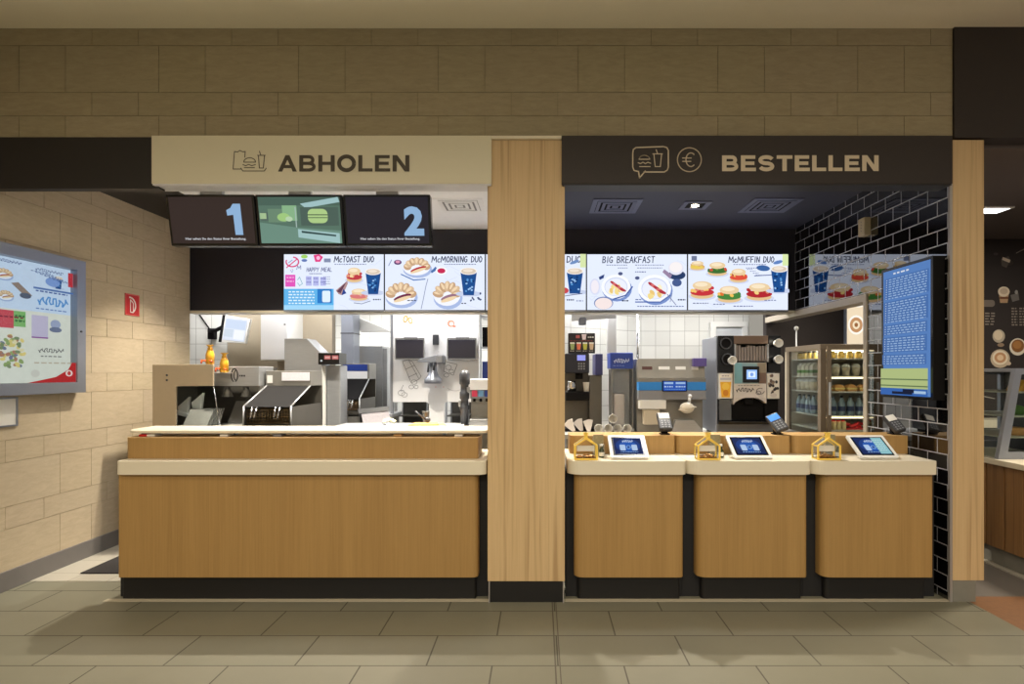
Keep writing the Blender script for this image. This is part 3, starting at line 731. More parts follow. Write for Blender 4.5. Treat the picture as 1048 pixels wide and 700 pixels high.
        c.ell(77, 15, 7, 3, (60,100,160), rot=5); c.line([(68,23),(86,22)], 1.1, (120,130,170)); cup(c, 85, 12, 17, 28); c.ell(92, 9, 5, 1.8, (96,130,190), rot=-15)
        c.scribble(4, 51, 16, (70,80,120), .9, 3); c.scribble(25, 52, 12, (110,120,160), 1, 3); c.scribble(46, 54, 20, (90,100,150), 1, 3); c.scribble(78, 48, 12, (110,120,160), .9, 3); c.rect(2.5, 2.5, 8, 7.5, (110,120,150))
        for q in range(4): c.scribble(60+q*3, 16+q*2, 6, (120,130,170), .7, 2)
    c.build('screen_image', C_emit, p)
    part('bottom_rail', MB().box(x0, x1, MY-.004, MY+.06, zb_-.016, zb_-.001), M_grey, p)
    part('wall_mount', MB().box((x0+x1)/2-.12, (x0+x1)/2+.12, MY+.06, BY+.002, (zb_+zt_)/2-.1, (zb_+zt_)/2+.1), M_grey, p)
menu(0, 'menu screen headed McTOAST DUO with blue lower corner, leftmost of the row')
menu(1, 'menu screen headed McMORNING DUO showing croissants and a blue coffee cup')
menu(2, 'menu screen mostly hidden behind the wooden pillar, only a blue cup showing')
menu(3, 'menu screen headed BIG BREAKFAST showing two breakfast plates')
menu(4, 'menu screen headed McMUFFIN DUO showing muffin sandwiches, next to the tiled wall')

# ================================================================== COUNTERS
def rprism(x0, x1, y0, y1, rl, rrt, n=7):
    """plan outline with rounded front corners (front is low y)"""
    P = [(x1, y1), (x0, y1)]
    if rl: P += [(x0+rl-rl*math.cos(t), y0+rl-rl*math.sin(t)) for t in (PI/2*i/n for i in range(n+1))]
    else: P.append((x0, y0))
    if rrt: P += [(x1-rrt+rrt*math.sin(t), y0+rrt-rrt*math.cos(t)) for t in (PI/2*i/n for i in range(n+1))]
    else: P.append((x1, y0))
    return P
SZ0, SZ1 = .89, .983
def counter(label, shelf, body, kick, back, up, rl, rrt, upz=(.983, 1.118), upY=4.25, shelf_back=4.52):
    p = thing('service_counter', ((shelf[0]+shelf[1])/2, 4.0, 0), label, 'counter', 'wooden service counters along the shop front')
    part('front_panel', MB().prism(rprism(body[0], body[1], 3.94, 4.045, rl*.7, rrt), Z(591, 3.94), SZ0, 'z'), M_counter, p)
    part('shelf', MB().prism(rprism(shelf[0], shelf[1], 3.9, shelf_back, rl, rrt), SZ0, SZ1, 'z', bev=.004), M_shelf, p)
    part('kick_board', MB().prism(rprism(kick[0], kick[1], 3.997, 4.045, rl*.4, rrt*.5), 0, Z(591, 3.94)+.001, 'z'), M_black, p)
    part('side_panel', MB().box(back[0], back[1], 4.045, 4.07, 0, SZ0-.001).box(back[0], back[0]+.02, 4.07, 4.9, 0, SZ0-.001).box(back[1]-.02, back[1], 4.07, 4.9, 0, SZ0-.001), M_recess, p)
    part('upstand', MB().prism(rprism(up[0], up[1], upY, upY+.26, .05, .015), upz[0]+.0005, upz[1], 'z'), M_counter, p)
    return p
counter('long wooden pick-up counter with white shelf under the ABHOLEN sign', (X(118, 3.9), X(497.5, 3.9)), (X(120, 3.94), X(489, 3.94)), (X(125, 3.997), X(487, 3.997)), (X(124, 4.05), -.372), (X(127, 4.02), X(489.5, 4.02)), .03, .04, upz=(.983, Z(448, 4.02)), upY=4.02, shelf_back=4.5)
counter('wooden order counter nearest the broad pillar, with white shelf', (.188, 1.003), (.237, .993), (.26, .98), (.182, 1.005), (.22, 1.008), .09, .03)
counter('middle wooden order counter of three, with white shelf', (1.006, 1.861), (1.09, 1.853), (1.13, 1.835), (1.007, 1.863), (1.016, 1.87), .09, .03)
counter('wooden order counter beside the black tiled wall, with white shelf', (1.864, 2.727), (1.956, 2.726), (2.0, 2.70), (1.865, 2.80), (1.884, 2.753), .09, .02)

# raised ledge on the pick-up counter
p = thing('raised_ledge', (-1.7, 4.3, 1.13), 'thin cream ledge raised on small posts along the top of the long counter', 'ledge')
lz0, lz1 = Z(443.3, 4.08), Z(441, 4.08)
part('ledge_top', MB().prism(rprism(X(122, 4.08), X(498, 4.08)+.0, 4.08, 4.46, .16, .02), lz0, lz1, 'z', bev=.002), M_shelf, p)
for px in (147, 240, 345, 412, 455):
    part('support_post', MB().box(X(px, 4.2)-.012, X(px, 4.2)+.012, 4.19, 4.23, 1.1305, lz0, .002), M_alu, p)
# items in the slot under the ledge
random.seed(3)
spec = [(150,'folded red and white napkin pack under the left end of the raised ledge', M_red),(158,'crumpled white paper wrapper under the left end of the raised ledge', M_paper),(232,'pale paper stack in the slot under the raised ledge', M_paper),(286,'grey tray lid in the slot under the middle of the raised ledge', M_grey),(408,'yellowish bag in the slot under the right part of the raised ledge', M_bag),(470,'white paper pack in the slot under the right end of the raised ledge', M_paper)]
for px, lb, mm in spec:
    x = X(px, 4.13); b = MB().box(x-.03, x+.03, 4.09, 4.17, 1.1305, 1.146, .004)
    solo('napkin_pack' if mm is not M_grey else 'tray_lid', b, mm, lb, 'packet')

# worktops behind the counters
def worktop(x0, x1, y0, y1, z, label):
    p = thing('steel_worktop', ((x0+x1)/2, (y0+y1)/2, 0), label, 'worktop')
    part('top', MB().box(x0, x1, y0, y1, z-.04, z, .003), M_steel, p)
    part('cabinet', MB().box(x0+.03, x1-.03, y0+.04, y1-.02, .1, z-.04), M_steel2, p)
    part('base', MB().box(x0+.06, x1-.06, y0+.08, y1-.04, 0, .1), M_black, p)
worktop(-3.55, -2.73, 5.16, 5.9, 1.07, 'steel worktop under the fry station')
worktop(-2.0, -.14, 5.2, 5.85, 1.07, 'steel worktop behind the right half of the long counter')
worktop(.2, 1.52, 5.0, 5.75, 1.045, 'steel worktop under the shake machines')
worktop(1.53, 2.46, 5.0, 5.75, 1.03, 'steel worktop under the coffee machine')

# ================================================================== ORDER COUNTER OBJECTS
def donation(x0, x1, label):
    y0, y1 = 3.95, 4.04; z0 = SZ1; ze, za = 1.084, 1.142; xm = (x0+x1)/2; t = .011
    p = thing('donation_box', (xm, (y0+y1)/2, z0), label, 'donation box', 'yellow house-shaped donation boxes on the order counters')
    O = [(x0,z0+.001),(x1,z0+.001),(x1,ze),(xm,za),(x0,ze)]; I = [(x0+t,z0+t),(x1-t,z0+t),(x1-t,ze-.004),(xm,za-t*1.5),(x0+t,ze-.004)]
    part('front_frame', MB().ring(O, I, y0, y0+.009), M_yellow, p)
    part('rear_frame', MB().ring(O, I, y1-.009, y1), M_yellow, p)
    for (x, z) in O:
        b = MB(); b.box(x-.004 if x > xm else x, x+.004 if x < xm+.001 else x, y0+.009, y1-.009, z if z < 1 else z-.008, z+.006 if z < 1 else z)
        part('edge_bar', b, M_yellow, p)
    part('clear_walls', MB().ring([(a_, b_) for a_, b_ in [(x0+.003,z0+.004),(x1-.003,z0+.004),(x1-.003,ze-.003),(xm,za-.004),(x0+.003,ze-.003)]], [(x0+.005,z0+.006),(x1-.005,z0+.006),(x1-.005,ze-.004),(xm,za-.006),(x0+.005,ze-.004)], y0+.01, y1-.01), M_clear, p)
    part('chimney', MB().box(xm-.014, xm+.012, y0+.01, y0+.04, za-.02, 1.172, .002).box(xm-.018, xm+.016, y0+.006, y0+.044, 1.166, 1.172), M_yellow, p)
    b = MB()
    for k in range(70):
        a, r = random.uniform(x0+.02, x1-.02), random.uniform(y0+.02, y1-.02); zz = z0+.008+random.uniform(0, .03)*(1-abs(a-xm)/.09)
        d = Vector((random.uniform(-1,1), random.uniform(-1,1), 1.4)).normalized()*.0016
        b.cyl(Vector((a,r,zz))-d, Vector((a,r,zz))+d, .0085, n=10)
    o = part('coins', b, M_coin, p); o['kind'] = 'stuff'
    b = MB(); b.box(x0+.02, x1-.02, y0+.05, y0+.052, z0+.055, z0+.095)
    part('inner_card', b, M_paper, p)
donation(.237, .40, 'yellow house-shaped donation box on the order counter nearest the broad pillar')
donation(1.094, 1.252, 'yellow house-shaped donation box on the middle order counter')
donation(1.926, 2.09, 'yellow house-shaped donation box on the order counter beside the tiled wall')
def table_bottle(x, label):
    p = thing('small_bottle', (x, 4.07, SZ1), label, 'bottle', 'small dark bottles behind the donation boxes')
    part('body', MB().lathe([(.018,.001),(.02,.004),(.02,.045),(.012,.06),(.009,.066),(.009,.08)], (x, 4.07, SZ1)), M_dgreen, p)
    part('bottle_label', MB().lathe([(.0206,.012),(.0206,.04)], (x, 4.07, SZ1), caps=False), M_paper, p)
    part('cap', MB().cyl((x,4.07,SZ1+.08), (x,4.07,SZ1+.094), .011), M_wht2, p)
    q = thing('leaflet_holder', (x-.012, 4.16, SZ1), label.replace('small dark bottle with white label', 'clear leaflet holder with pale leaflets'), 'leaflet holder', 'leaflet holders against the counter upstands')
    part('holder', MB().box(x-.055, x+.03, 4.13, 4.14, SZ1+.001, SZ1+.09).box(x-.055, x+.03, 4.14, 4.2, SZ1+.001, SZ1+.006).box(x-.055, x+.03, 4.2, 4.206, SZ1+.006, SZ1+.14), M_clear, q)
    part('leaflets', MB().box(x-.05, x+.022, 4.15, 4.175, SZ1+.008, SZ1+.155, .001), mat('leaflet print', (150,140,110), .7, noise=.5, nscale=60), q)
table_bottle(.438, 'small dark bottle with white label on the order counter nearest the broad pillar')
table_bottle(1.292, 'small dark bottle with white label on the middle order counter')
table_bottle(2.13, 'small dark bottle with white label on the order counter beside the tiled wall')
def tablet(x0, x1, label, alt=False):
    yb, yt, zb, zt = 3.965, 4.165, 1.0, 1.132
    p = thing('order_tablet', ((x0+x1)/2, 4.06, SZ1), label, 'tablet', 'tilted white order tablets on the counters')
    d = Vector((0, yt-yb, zt-zb)); L = d.length; d.normalize(); n = Vector((0, -d.z, d.y))
    M = Matrix(((1, 0, 0, 0), (0, d.y, n.y, yb), (0, d.z, n.z, zb), (0, 0, 0, 1)))   # local (x, along, out)
    part('housing', MB().prism(rr(x0, 0, x1, L, .012, 4), -.016, .0, 'z', M=M), M_wht2, p)
    part('glass_front', MB().box(x0+.022, x1-.022, .022, L-.022, .0, .0012, M=M), M_blk, p)
    c = Canvas(100, 78, M @ Vector((x0+.034, L-.034, .002)), (x1-x0-.068, 0, 0), -(L-.068)*d, eps=.0002)
    c.rect(0, 0, 100, 78, (16,40,96)); c.ell(50, 38, 44, 34, (24,64,140)); c.ell(50, 40, 32, 24, (36,96,190))
    c.squiggle(32, 8, 38, 15, (214,230,252), .13, 5); c.poly(rr(20, 34, 40, 62, 4), (190,216,250)); c.poly(rr(62, 34, 82, 62, 4), (190,216,250)); c.ell(51, 46, 9, 9, (120,170,236)); c.ell(51, 46, 5, 5, (26,60,140)); c.scribble(20, 68, 62, (150,190,240), 3, 8)
    if alt:
        c.rect(62, 0, 100, 78, (150,206,214))
        for q in range(6): c.scribble(66, 10+q*10, 28, (214,240,240), 3, 9)
    c.build('screen_image', C_mid, p)
    xm = (x0+x1)/2
    part('stand', MB().prism([(yb+.02, SZ1+.0005), (yt-.02, SZ1+.0005), (yt-.02, zt-.04), (yb+.03, zb+.002)], xm-.05, xm+.05, 'x'), M_dgrey, p)
tablet(.492, .760, 'white tilted order tablet on the order counter nearest the broad pillar')
tablet(1.354, 1.624, 'white tilted order tablet on the middle order counter')
tablet(2.235, 2.505, 'white tilted order tablet with half pale screen beside the tiled wall', True)
def terminal(x, y, z0, head, label, w=.1, dirx=0., blue=False):
    """card reader on a stalk; head = z of head centre"""
    p = thing('card_terminal', (x, y, z0), label, 'card terminal', 'card terminals standing on the counter upstands')
    part('stalk', MB().box(x-.024, x+.024, y-.02, y+.02, z0+.0005, head-.03, .003).box(x-.035, x+.035, y-.035, y+.035, z0+.0005, z0+.008, .002), M_mblk, p)
    R = Matrix.Translation((x, y, head)) @ Matrix.Rotation(math.radians(dirx), 4, 'Y') @ Matrix.Rotation(math.radians(42), 4, 'X')
    part('body', MB().box(-w/2, w/2, -.085, .085, -.02, .018, .008, M=R), M_dgrey, p)
    part('display', MB().box(-w/2+.01, w/2-.01, .015, .072, .018, .021, .001, M=R), mat('card display blue', (70,130,220), .3, emit=.5) if blue else M_paper, p)
    b = MB()
    for i in range(3):
        for j in range(4): b.box(-w*.32+i*w*.24, -w*.32+i*w*.24+w*.15, -.075+j*.021, -.062+j*.021, .018, .0215, .001, M=R)
    part('keypad', b, M_grey, p)
terminal(X(680, 4.36), 4.36, 1.118, 1.213, 'grey card terminal with white paper on top, on the upstand nearest the broad pillar')
terminal(X(795, 4.36), 4.36, 1.118, 1.205, 'card terminal with blue display leaning left, on the middle counter upstand', dirx=-22, blue=True)
terminal(X(915, 4.36), 4.36, 1.118, 1.2, 'dark card terminal on the upstand beside the black tiled wall', dirx=-14, w=.085)

# ================================================================== LEFT WALL THINGS
p = thing('poster_case', (XL, 4.36, 1.42), 'large grey aluminium display case with backlit menu posters on the stone wall', 'display case')
fx = -3.82; y0, y1, z0, z1 = 3.93, 4.78, 1.425, 2.52
part('frame', MB().frame(y0, y1, z0, z1, .085, XL+.002, fx, 'x'), M_alu, p)
part('back_panel', MB().box(XL+.002, XL+.02, y0+.08, y1-.08, z0+.08, z1-.08), M_mblk, p)
ay0, ay1, az0, az1 = y0+.087, y1-.087, z0+.087, z1-.087
c = Canvas(70, 128, (XL+.0225, ay0, az1), (0, ay1-ay0, 0), (0, 0, -(az1-az0)), eps=.0003)
c.rect(0, 0, 70, 128, (228,232,236)); c.rect(0, 0, 70, 52, (208,224,248)); c.rect(0, 52, 70, 128, (228,228,216))
c.squiggle(4, 2, 20, 4, (90,104,150), .14, 7); c.squiggle(36, 4, 26, 4, (90,104,150), .14, 8)
croissant(c, 2, 12, 14, 11, (170,60,60)); croissant(c, 4, 34, 12, 10, (150,90,90)); c.poly([(14,26),(20,24),(32,36),(26,38)], (150,130,120)); c.ell(26, 37, 5, 3, (90,100,120)); cup(c, 52, 10, 8, 14); c.ell(50, 18, 7, 5, (130,160,220)); c.rect(65, 4, 70, 20, (200,50,60))
for q in range(7): c.scribble(30+q*4, 9+q*1.1, 18-q, (90,110,160), .8, 3)
c.rect(32, 26, 70, 28, (90,120,180)); c.squiggle(36, 33, 28, 12, (90,150,214), .12, 5); c.scribble(34, 29, 30, (60,90,160), 1.5, 4); c.scribble(34, 48, 30, (100,130,190), 1.2, 4)
c.rect(2, 54, 15, 72, (206,84,96)); c.rect(15, 54, 25, 70, (130,186,110)); c.scribble(3, 60, 20, (130,40,60), 1.5, 4); c.scribble(16, 58, 8, (50,110,60), 2, 3); c.scribble(16, 63, 8, (50,110,60), 2, 3)
c.rect(30, 56, 45, 80, (200,190,216)); c.rect(30, 79, 45, 80.5, (150,90,160)); c.ell(52, 64, 5, 5, (160,170,200)); c.ell(52, 70, 6, 3, (110,120,150))
for q in range(60):
    a, r = random.uniform(0, 6.28), random.random()**.5; c.ell(12+r*12*math.cos(a), 96+r*17*math.sin(a), 2.4, 1.7, random.choice([(224,206,130),(150,170,110),(180,130,106),(130,146,110),(232,220,176),(116,124,150)]), rot=random.uniform(0,180), n=8)
c.squiggle(34, 90, 24, 6, (110,110,110), .14, 6); c.scribble(36, 99, 20, (120,120,120), 1.2, 4); c.scribble(30, 106, 36, (190,180,160), 1.5, 6)
c.ell(31, 118, 4, 4, (206,206,196)); c.poly([(24,128),(50,122),(62,114),(66,106),(70,106),(70,128)], (190,44,48)); c.ell(63, 118, 3.6, 3.6, (240,220,214)); c.ell(63, 118, 1.8, 2.4, (200,60,60))
c.build('posters', C_box, p)
part('lock', MB().cyl((fx, 4.73, 1.93), (fx+.006, 4.73, 1.93), .008), M_dgrey, p)
part('glass_pane', MB().box(fx-.016, fx-.012, y0+.084, y1-.084, z0+.084, z1-.084), M_glass, p)
p = thing('notice_frame', (XL, 4.1, 1.21), 'small clear notice holder on the stone wall below the display case', 'notice holder')
Ya, Yb_ = 3.9, 4.03
part('holder', MB().frame(3.86, 4.232, 1.195, 1.41, .012, XL+.002, XL+.014, 'x'), M_alu, p)
part('notice', MB().box(XL+.003, XL+.008, 3.87, 4.222, 1.205, 1.40), M_paper, p)
# fire equipment sign
p = thing('fire_hose_sign', (XL, 5.43, 2.12), 'small red fire hose sign with white symbol on the stone wall', 'sign')
part('plate', MB().box(XL+.001, XL+.006, 5.335, 5.525, 2.13, 2.335, .001), M_fire, p)
c = Canvas(20, 22, (XL+.0065, 5.335, 2.335), (0, .19, 0), (0, 0, -.205), eps=.0003)
wh = (240,236,232)
c.line([(.7,.7),(19.3,.7),(19.3,21.3),(.7,21.3),(.7,.7)], .7, (226,120,110))
c.band([(6.2+7*math.sin(a)*1.15, 11.5-8*math.cos(a)) for a in (math.radians(-8+i*14) for i in range(12))], 1.7, wh); c.line([(7, 6), (7, 18.5), (11, 18.5), (11, 9), (7, 6)], 1.1, wh)
c.build('symbol', C_print, p)

# ================================================================== RIGHT WALL THINGS
p = thing('wall_display', (XR, 4.3, 1.4), 'large portrait screen in a thick black case on the black tiled wall', 'screen')
tx = 2.76; y0, y1, z0, z1 = 4.0, 4.60, 1.395, 2.415
part('case', MB().box(tx+.003, XR-.001, y0, y1, z0, z1, .004), M_mblk, p)
part('bezel', MB().frame(y0, y1, z0, z1, .022, tx, tx+.004, 'x'), M_blk, p)
c = Canvas(60, 100, (tx+.002, y1-.022, z1-.022), (0, -(y1-y0-.044), 0), (0, 0, -(z1-z0-.044)), eps=.0003)
c.rect(0, 0, 60, 100, (96,140,206)); c.scribble(14, 2.5, 20, (236,242,252), 1.2, 6)
for (v0, v1) in ((6, 23), (25, 42), (44, 52), (54, 66), (68, 76)):
    c.rect(2, v0, 58, v1, (78,120,186))
    q = v0+1
    while q < v1-.5: c.scribble(8, q, 48, (168,198,236), .8, 5); c.ell(5, q+.4, .8, .4, (214,226,246), n=6); q += 1.9
c.rect(0, 79, 60, 97, (190,206,140)); c.rect(0, 87, 60, 88, (110,130,90)); c.rect(0, 92, 60, 93, (110,130,90)); c.rect(0, 94.5, 60, 100, (60,110,190)); c.rect(30, 95, 44, 97.5, (20,30,60)); c.rect(16, 97, 42, 99, (20,30,60)); c.rect(44, 96, 58, 98, (180,210,240))
c.build('screen_image', C_mid, p)
p = thing('wall_speaker', (2.8, 4.98, 2.9), 'small beige wall box near the top of the black tiled wall', 'wall box')
yy = XR-.06
ys = 2.79*F/(878-VX)
part('housing', MB().box(2.79, XR-.001, ys-.1, ys+.0, Z(243, ys), Z(225, ys), .006), mat('beige plastic', (196,182,150), .5), p)
b = MB()
for k in range(4): b.cyl((2.79-.0015, ys-.05, Z(229+3*k, ys)), (2.792, ys-.05, Z(229+3*k, ys)), .006)
part('vent_holes', b, M_grey, p)

# ceiling diffusers and downlights
def diffuser(x, y, s, m, m2, label, zc=CZ):
    p = thing('ceiling_vent', (x, y, zc), label, 'ceiling vent', 'square ceiling air diffusers')
    part('frame', MB().frame(x-s/2, x+s/2, y-s/2, y+s/2, .045, zc-.008, zc-.0005, 'z'), m, p)
    b = MB()
    for k in range(4):
        r = s/2-.05-k*.05
        b.ring([(x-r,y-r),(x+r,y-r),(x+r,y+r),(x-r,y+r)], [(x-r+.03,y-r+.03),(x+r-.03,y-r+.03),(x+r-.03,y+r-.03),(x-r+.03,y+r-.03)], zc-.012, zc-.009, 'z')
    part('louvres', b, m, p)
    part('duct_opening', MB().box(x-s/2+.045, x+s/2-.045, y-s/2+.045, y+s/2-.045, zc-.003, zc-.001), m2, p)
M_nv2 = mat('slate blue metal', (92,96,122), .45, .2)
diffuser(.72, 5.47, .46, M_nv2, M_mblk, 'dark square ceiling vent above the first order counter, left of the downlight')
diffuser(2.2, 5.45, .46, M_nv2, M_mblk, 'dark square ceiling vent near the black tiled wall, right of the downlight')
diffuser(-.77, 5.45, .46, M_bright, M_grey, 'pale square ceiling vent beside the number 2 status screen')
def downlight(x, y, e, frame_m, label, zc=CZ):
    p = thing('downlight', (x, y, zc), label, 'ceiling light', 'recessed square downlights')
    part('frame', MB().frame(x-.13, x+.13, y-.13, y+.13, .045, zc-.008, zc-.0005, 'z'), frame_m, p)
    part('recess', MB().box(x-.085, x+.085, y-.085, y+.085, zc-.003, zc-.001), M_mblk, p)
    part('lamp', MB().lathe([(.036, -.010), (.036, -.004)], (x, y, zc)), mat('lamp glow', (255,240,214), emit=22, ecol=(255,238,214)), p)
downlight(1.48, 5.44, 0, M_nv2, 'glowing square downlight between the two dark ceiling vents')

# ================================================================== LEFT KITCHEN
# fry holding station
p = thing('fry_station', (-3.1, 5.3, 1.07), 'beige and steel fry holding station with glass front beside the stone wall', 'fry station')
Y0 = 5.2; YH = 5.5
xa, xb, xw, xh = X(156, Y0), X(218, Y0), X(180, Y0), X(265, Y0)
part('side_panel', MB().prism([(xa, 1.0705), (xw, 1.0705), (xw, Z(395, Y0)), (xb, Z(395, Y0)), (xb, Z(373, Y0)), (xa, Z(373, Y0))], Y0, Y0+.02, 'y', bev=.002), M_bronze, p)
part('hood', MB().box(X(212, YH), X(265, YH), YH, YH+.3, Z(395, YH), Z(375, YH), .004), M_steel, p)
part('right_end_wall', MB().box(X(265, YH)-.012, X(265, YH), YH+.02, YH+.36, 1.0705, Z(395, YH)), M_steel2, p)
part('top', MB().box(xa, X(212, YH), Y0+.02, 5.86, Z(376, Y0), Z(373, Y0)), M_steel2, p)
part('back_wall', MB().box(xa, X(265, YH), 5.86, 5.88, 1.0705, Z(376, YH)), M_steeld, p)
part('end_wall', MB().box(xa, xa+.015, Y0+.02, 5.86, 1.0705, Z(376, Y0)), M_steel2, p)
gl = MB().prism([(xw+.004, 1.0705), (X(224.5, Y0), 1.0705), (xb, Z(396, Y0)), (xw+.004, Z(396, Y0))], Y0+.008, Y0+.013, 'y')
part('glass_guard', gl, M_glass, p)
part('glass_edge', MB().tube([(X(225, Y0), Y0+.01, 1.072), (xb, Y0+.01, Z(396, Y0))], .004), M_chrome, p)
part('heat_lamp', MB().cyl((X(233, 5.6), 5.6, Z(396, YH)-.001), (X(233, 5.6), 5.6, Z(406, 5.6)), .02, .05), M_steel2, p)
part('heat_lamp', MB().cyl((X(252, 5.6), 5.6, Z(396, YH)-.001), (X(252, 5.6), 5.6, Z(406, 5.6)), .02, .05), M_steel2, p)
b = MB()
for k in range(5): b.prism([(5.25+.05*k, 1.075), (5.27+.05*k, 1.075), (5.4+.04*k, 1.24), (5.38+.04*k, 1.24)], xw+.02+.012*k, X(214, 5.3), 'x')
part('holding_ribs', b, M_steel2, p)
b = MB(); b.prism([(5.25, 1.075), (5.6, 1.075), (5.75, 1.3), (5.74, 1.3), (5.58, 1.09), (5.25, 1.085)], X(228, 5.5), X(260, 5.6), 'x'); part('chute', b, M_steel2, p)
part('knob', MB().cyl((X(171, Y0), Y0-.006, Z(384, Y0)), (X(171, Y0), Y0, Z(384, Y0)), .009), M_dgrey, p); part('knob', MB().cyl((X(171, Y0), Y0-.006, Z(389, Y0)), (X(171, Y0), Y0, Z(389, Y0)), .009), M_dgrey, p)
c = Canvas(20, 20, (X(235, YH), YH-.001, Z(376, YH)), (X(255, YH)-X(235, YH), 0, 0), (0, 0, -(Z(376, YH)-Z(394, YH))), eps=.0002)
c.arc(5, 9, 3.2, 7.5, 1.1, (30,30,36), 110, 430); c.arc(6.5, 9, 2, 5.5, 1, (30,30,36), 90, 420); c.scribble(10, 8.5, 6, (30,30,36), 2, 2)
c.build('sticker', C_print, p)
part('bottle_ledge', MB().box(X(222, YH), X(238, YH), YH-.12, YH, Z(381.5, YH-.06)-.006, Z(381.5, YH-.06)), M_steel, p)
# fry scoops/boxes inside
for k, (px, py, dx, lb) in enumerate([(187, 414, 0, 'white paper fry box leaning behind the glass of the fry station, upper left'), (201, 410, .02, 'pale folded paper bag standing behind the glass of the fry station'), (193, 423, .01, 'white fry scoop lying low behind the glass of the fry station')]):
    Yk = 5.5; x = X(px, Yk); b = MB()
    if k < 2: b.prism([(x-.04, Z(py+8, Yk)), (x+.04, Z(py+9, Yk)), (x+.06, Z(py-8, Yk)), (x+.02, Z(py-4, Yk)), (x-.05, Z(py+2, Yk))], Yk, Yk+.04, 'y', bev=.003)
    else: b.prism([(x-.09, Z(py-3, Yk)), (x+.1, Z(py+3, Yk)), (x+.1, Z(py+6, Yk)), (x-.09, Z(py+1, Yk))], Yk-.04, Yk+.03, 'y', bev=.003)
    solo('fry_box' if k == 0 else 'paper_bag' if k == 1 else 'fry_scoop', b, M_paper, lb, 'fry packaging' if k < 2 else 'scoop')
# yellow sauce bottles
def sauce(px, Yq, zb, h, label):
    x = X(px, Yq)
    q = thing('sauce_dispenser', (x, Yq, zb), label, 'sauce dispenser', 'yellow sauce dispensers on the fry station')
    part('body', MB().lathe([(.028, .001), (.038, .01), (.038, h*.5), (.03, h*.66), (.02, h*.78)], (x, Yq, zb)), M_pyel, q)
    part('cap', MB().lathe([(.022, h*.78), (.024, h*.82), (.016, h*.86), (.018, h*.92), (.036, h)], (x, Yq, zb)), M_pyel, q)
    part('lever', MB().tube([(x-.02, Yq-.04, zb+h*.2), (x-.05, Yq-.05, zb+.04), (x-.055, Yq-.05, zb+.012)], .008).tube([(x+.02, Yq-.04, zb+h*.2), (x+.05, Yq-.05, zb+.03)], .008), M_orange, q)
sauce(215.0, 5.45, Z(373, Y0), .19, 'yellow sauce dispenser on the fry station, the left and taller-standing one')
sauce(229.5, 5.44, Z(381.5, 5.44), .19, 'yellow sauce dispenser on the small ledge in front of the steel hood')
# wall monitor
Yw = 7.3
p = thing('monitor_arm', (X(214, 7.2), Yw, Z(338, Yw)), 'black jointed wall arm holding the kitchen monitor', 'wall arm')
ax = X(214.5, 7.2)
part('wall_plate', MB().box(ax-.04, ax+.04, 7.22, 7.299, Z(347, 7.2), Z(336, 7.2), .005), M_mblk, p)
part('arm', MB().tube([(ax, 7.2, Z(339, 7.2)), (X(221, 7.1), 7.1, Z(338, 7.1)), (X(227, 7.06), 7.06, Z(335, 7.05)), (X(232, 7.06), 7.062, Z(335, 7.05))], .025), M_mblk, p)
part('cable', MB().tube([(X(203, 7.28), 7.28, Z(320.5, 7.28)), (X(214, 7.26), 7.26, Z(336, 7.26))], .009), M_mblk, p)
p = thing('wall_mount_monitor', (X(240, 7.0), 7.0, Z(350, 7)), 'white tilted kitchen monitor on a wall arm above the yellow dispensers', 'monitor')
Yq = 7.0
q4 = [(X(230.5, Yq), Z(322.5, Yq)), (X(256, Yq), Z(326.5, Yq)), (X(251, Yq), Z(351.5, Yq)), (X(226.5, Yq), Z(350, Yq))]
part('housing', MB().prism(q4, Yq, Yq+.05, 'y', bev=.004), M_wht2, p)
part('side_edge', MB().prism([(q4[0][0]-.03, q4[0][1]+.01), (q4[0][0]-.002, q4[0][1]), (q4[3][0]-.002, q4[3][1]), (q4[3][0]-.035, q4[3][1]+.0)], Yq-.003, Yq+.05, 'y'), M_mblk, p)
c = Canvas(25, 26, (q4[0][0]+.01, Yq-.002, q4[0][1]-.03), (q4[1][0]-q4[0][0]-.04, 0, -.03), (-.045, 0, q4[3][1]-q4[0][1]+.06), eps=.0003)
c.rect(0, 0, 25, 26, (222,230,244)); c.rect(1, 2, 24, 12, (206,220,242)); c.rect(12, 13, 24, 24, (240,244,252)); c.rect(1, 13, 11, 22, (206,218,232)); c.build('screen_image', C_emit, p)
# wall cabinet
Yq = 6.85
p = thing('wall_cabinet', (X(278, Yq), Yq, Z(370, Yq)), 'plain pale grey wall cabinet hanging left of the tall steel cabinet', 'wall cabinet')
part('body', MB().box(X(266, Yq), X(294, Yq), Yq+.02, 7.299, Z(369, Yq), Z(316, Yq)), M_wht2, p)
part('door', MB().box(X(267, Yq), X(294, Yq), Yq, Yq+.02, Z(368, Yq), Z(317, Yq), .003), M_white, p)
part('door_lock', MB().cyl((X(291.5, Yq), Yq-.004, Z(332, Yq)), (X(291.5, Yq), Yq, Z(332, Yq)), .012), M_grey, p)
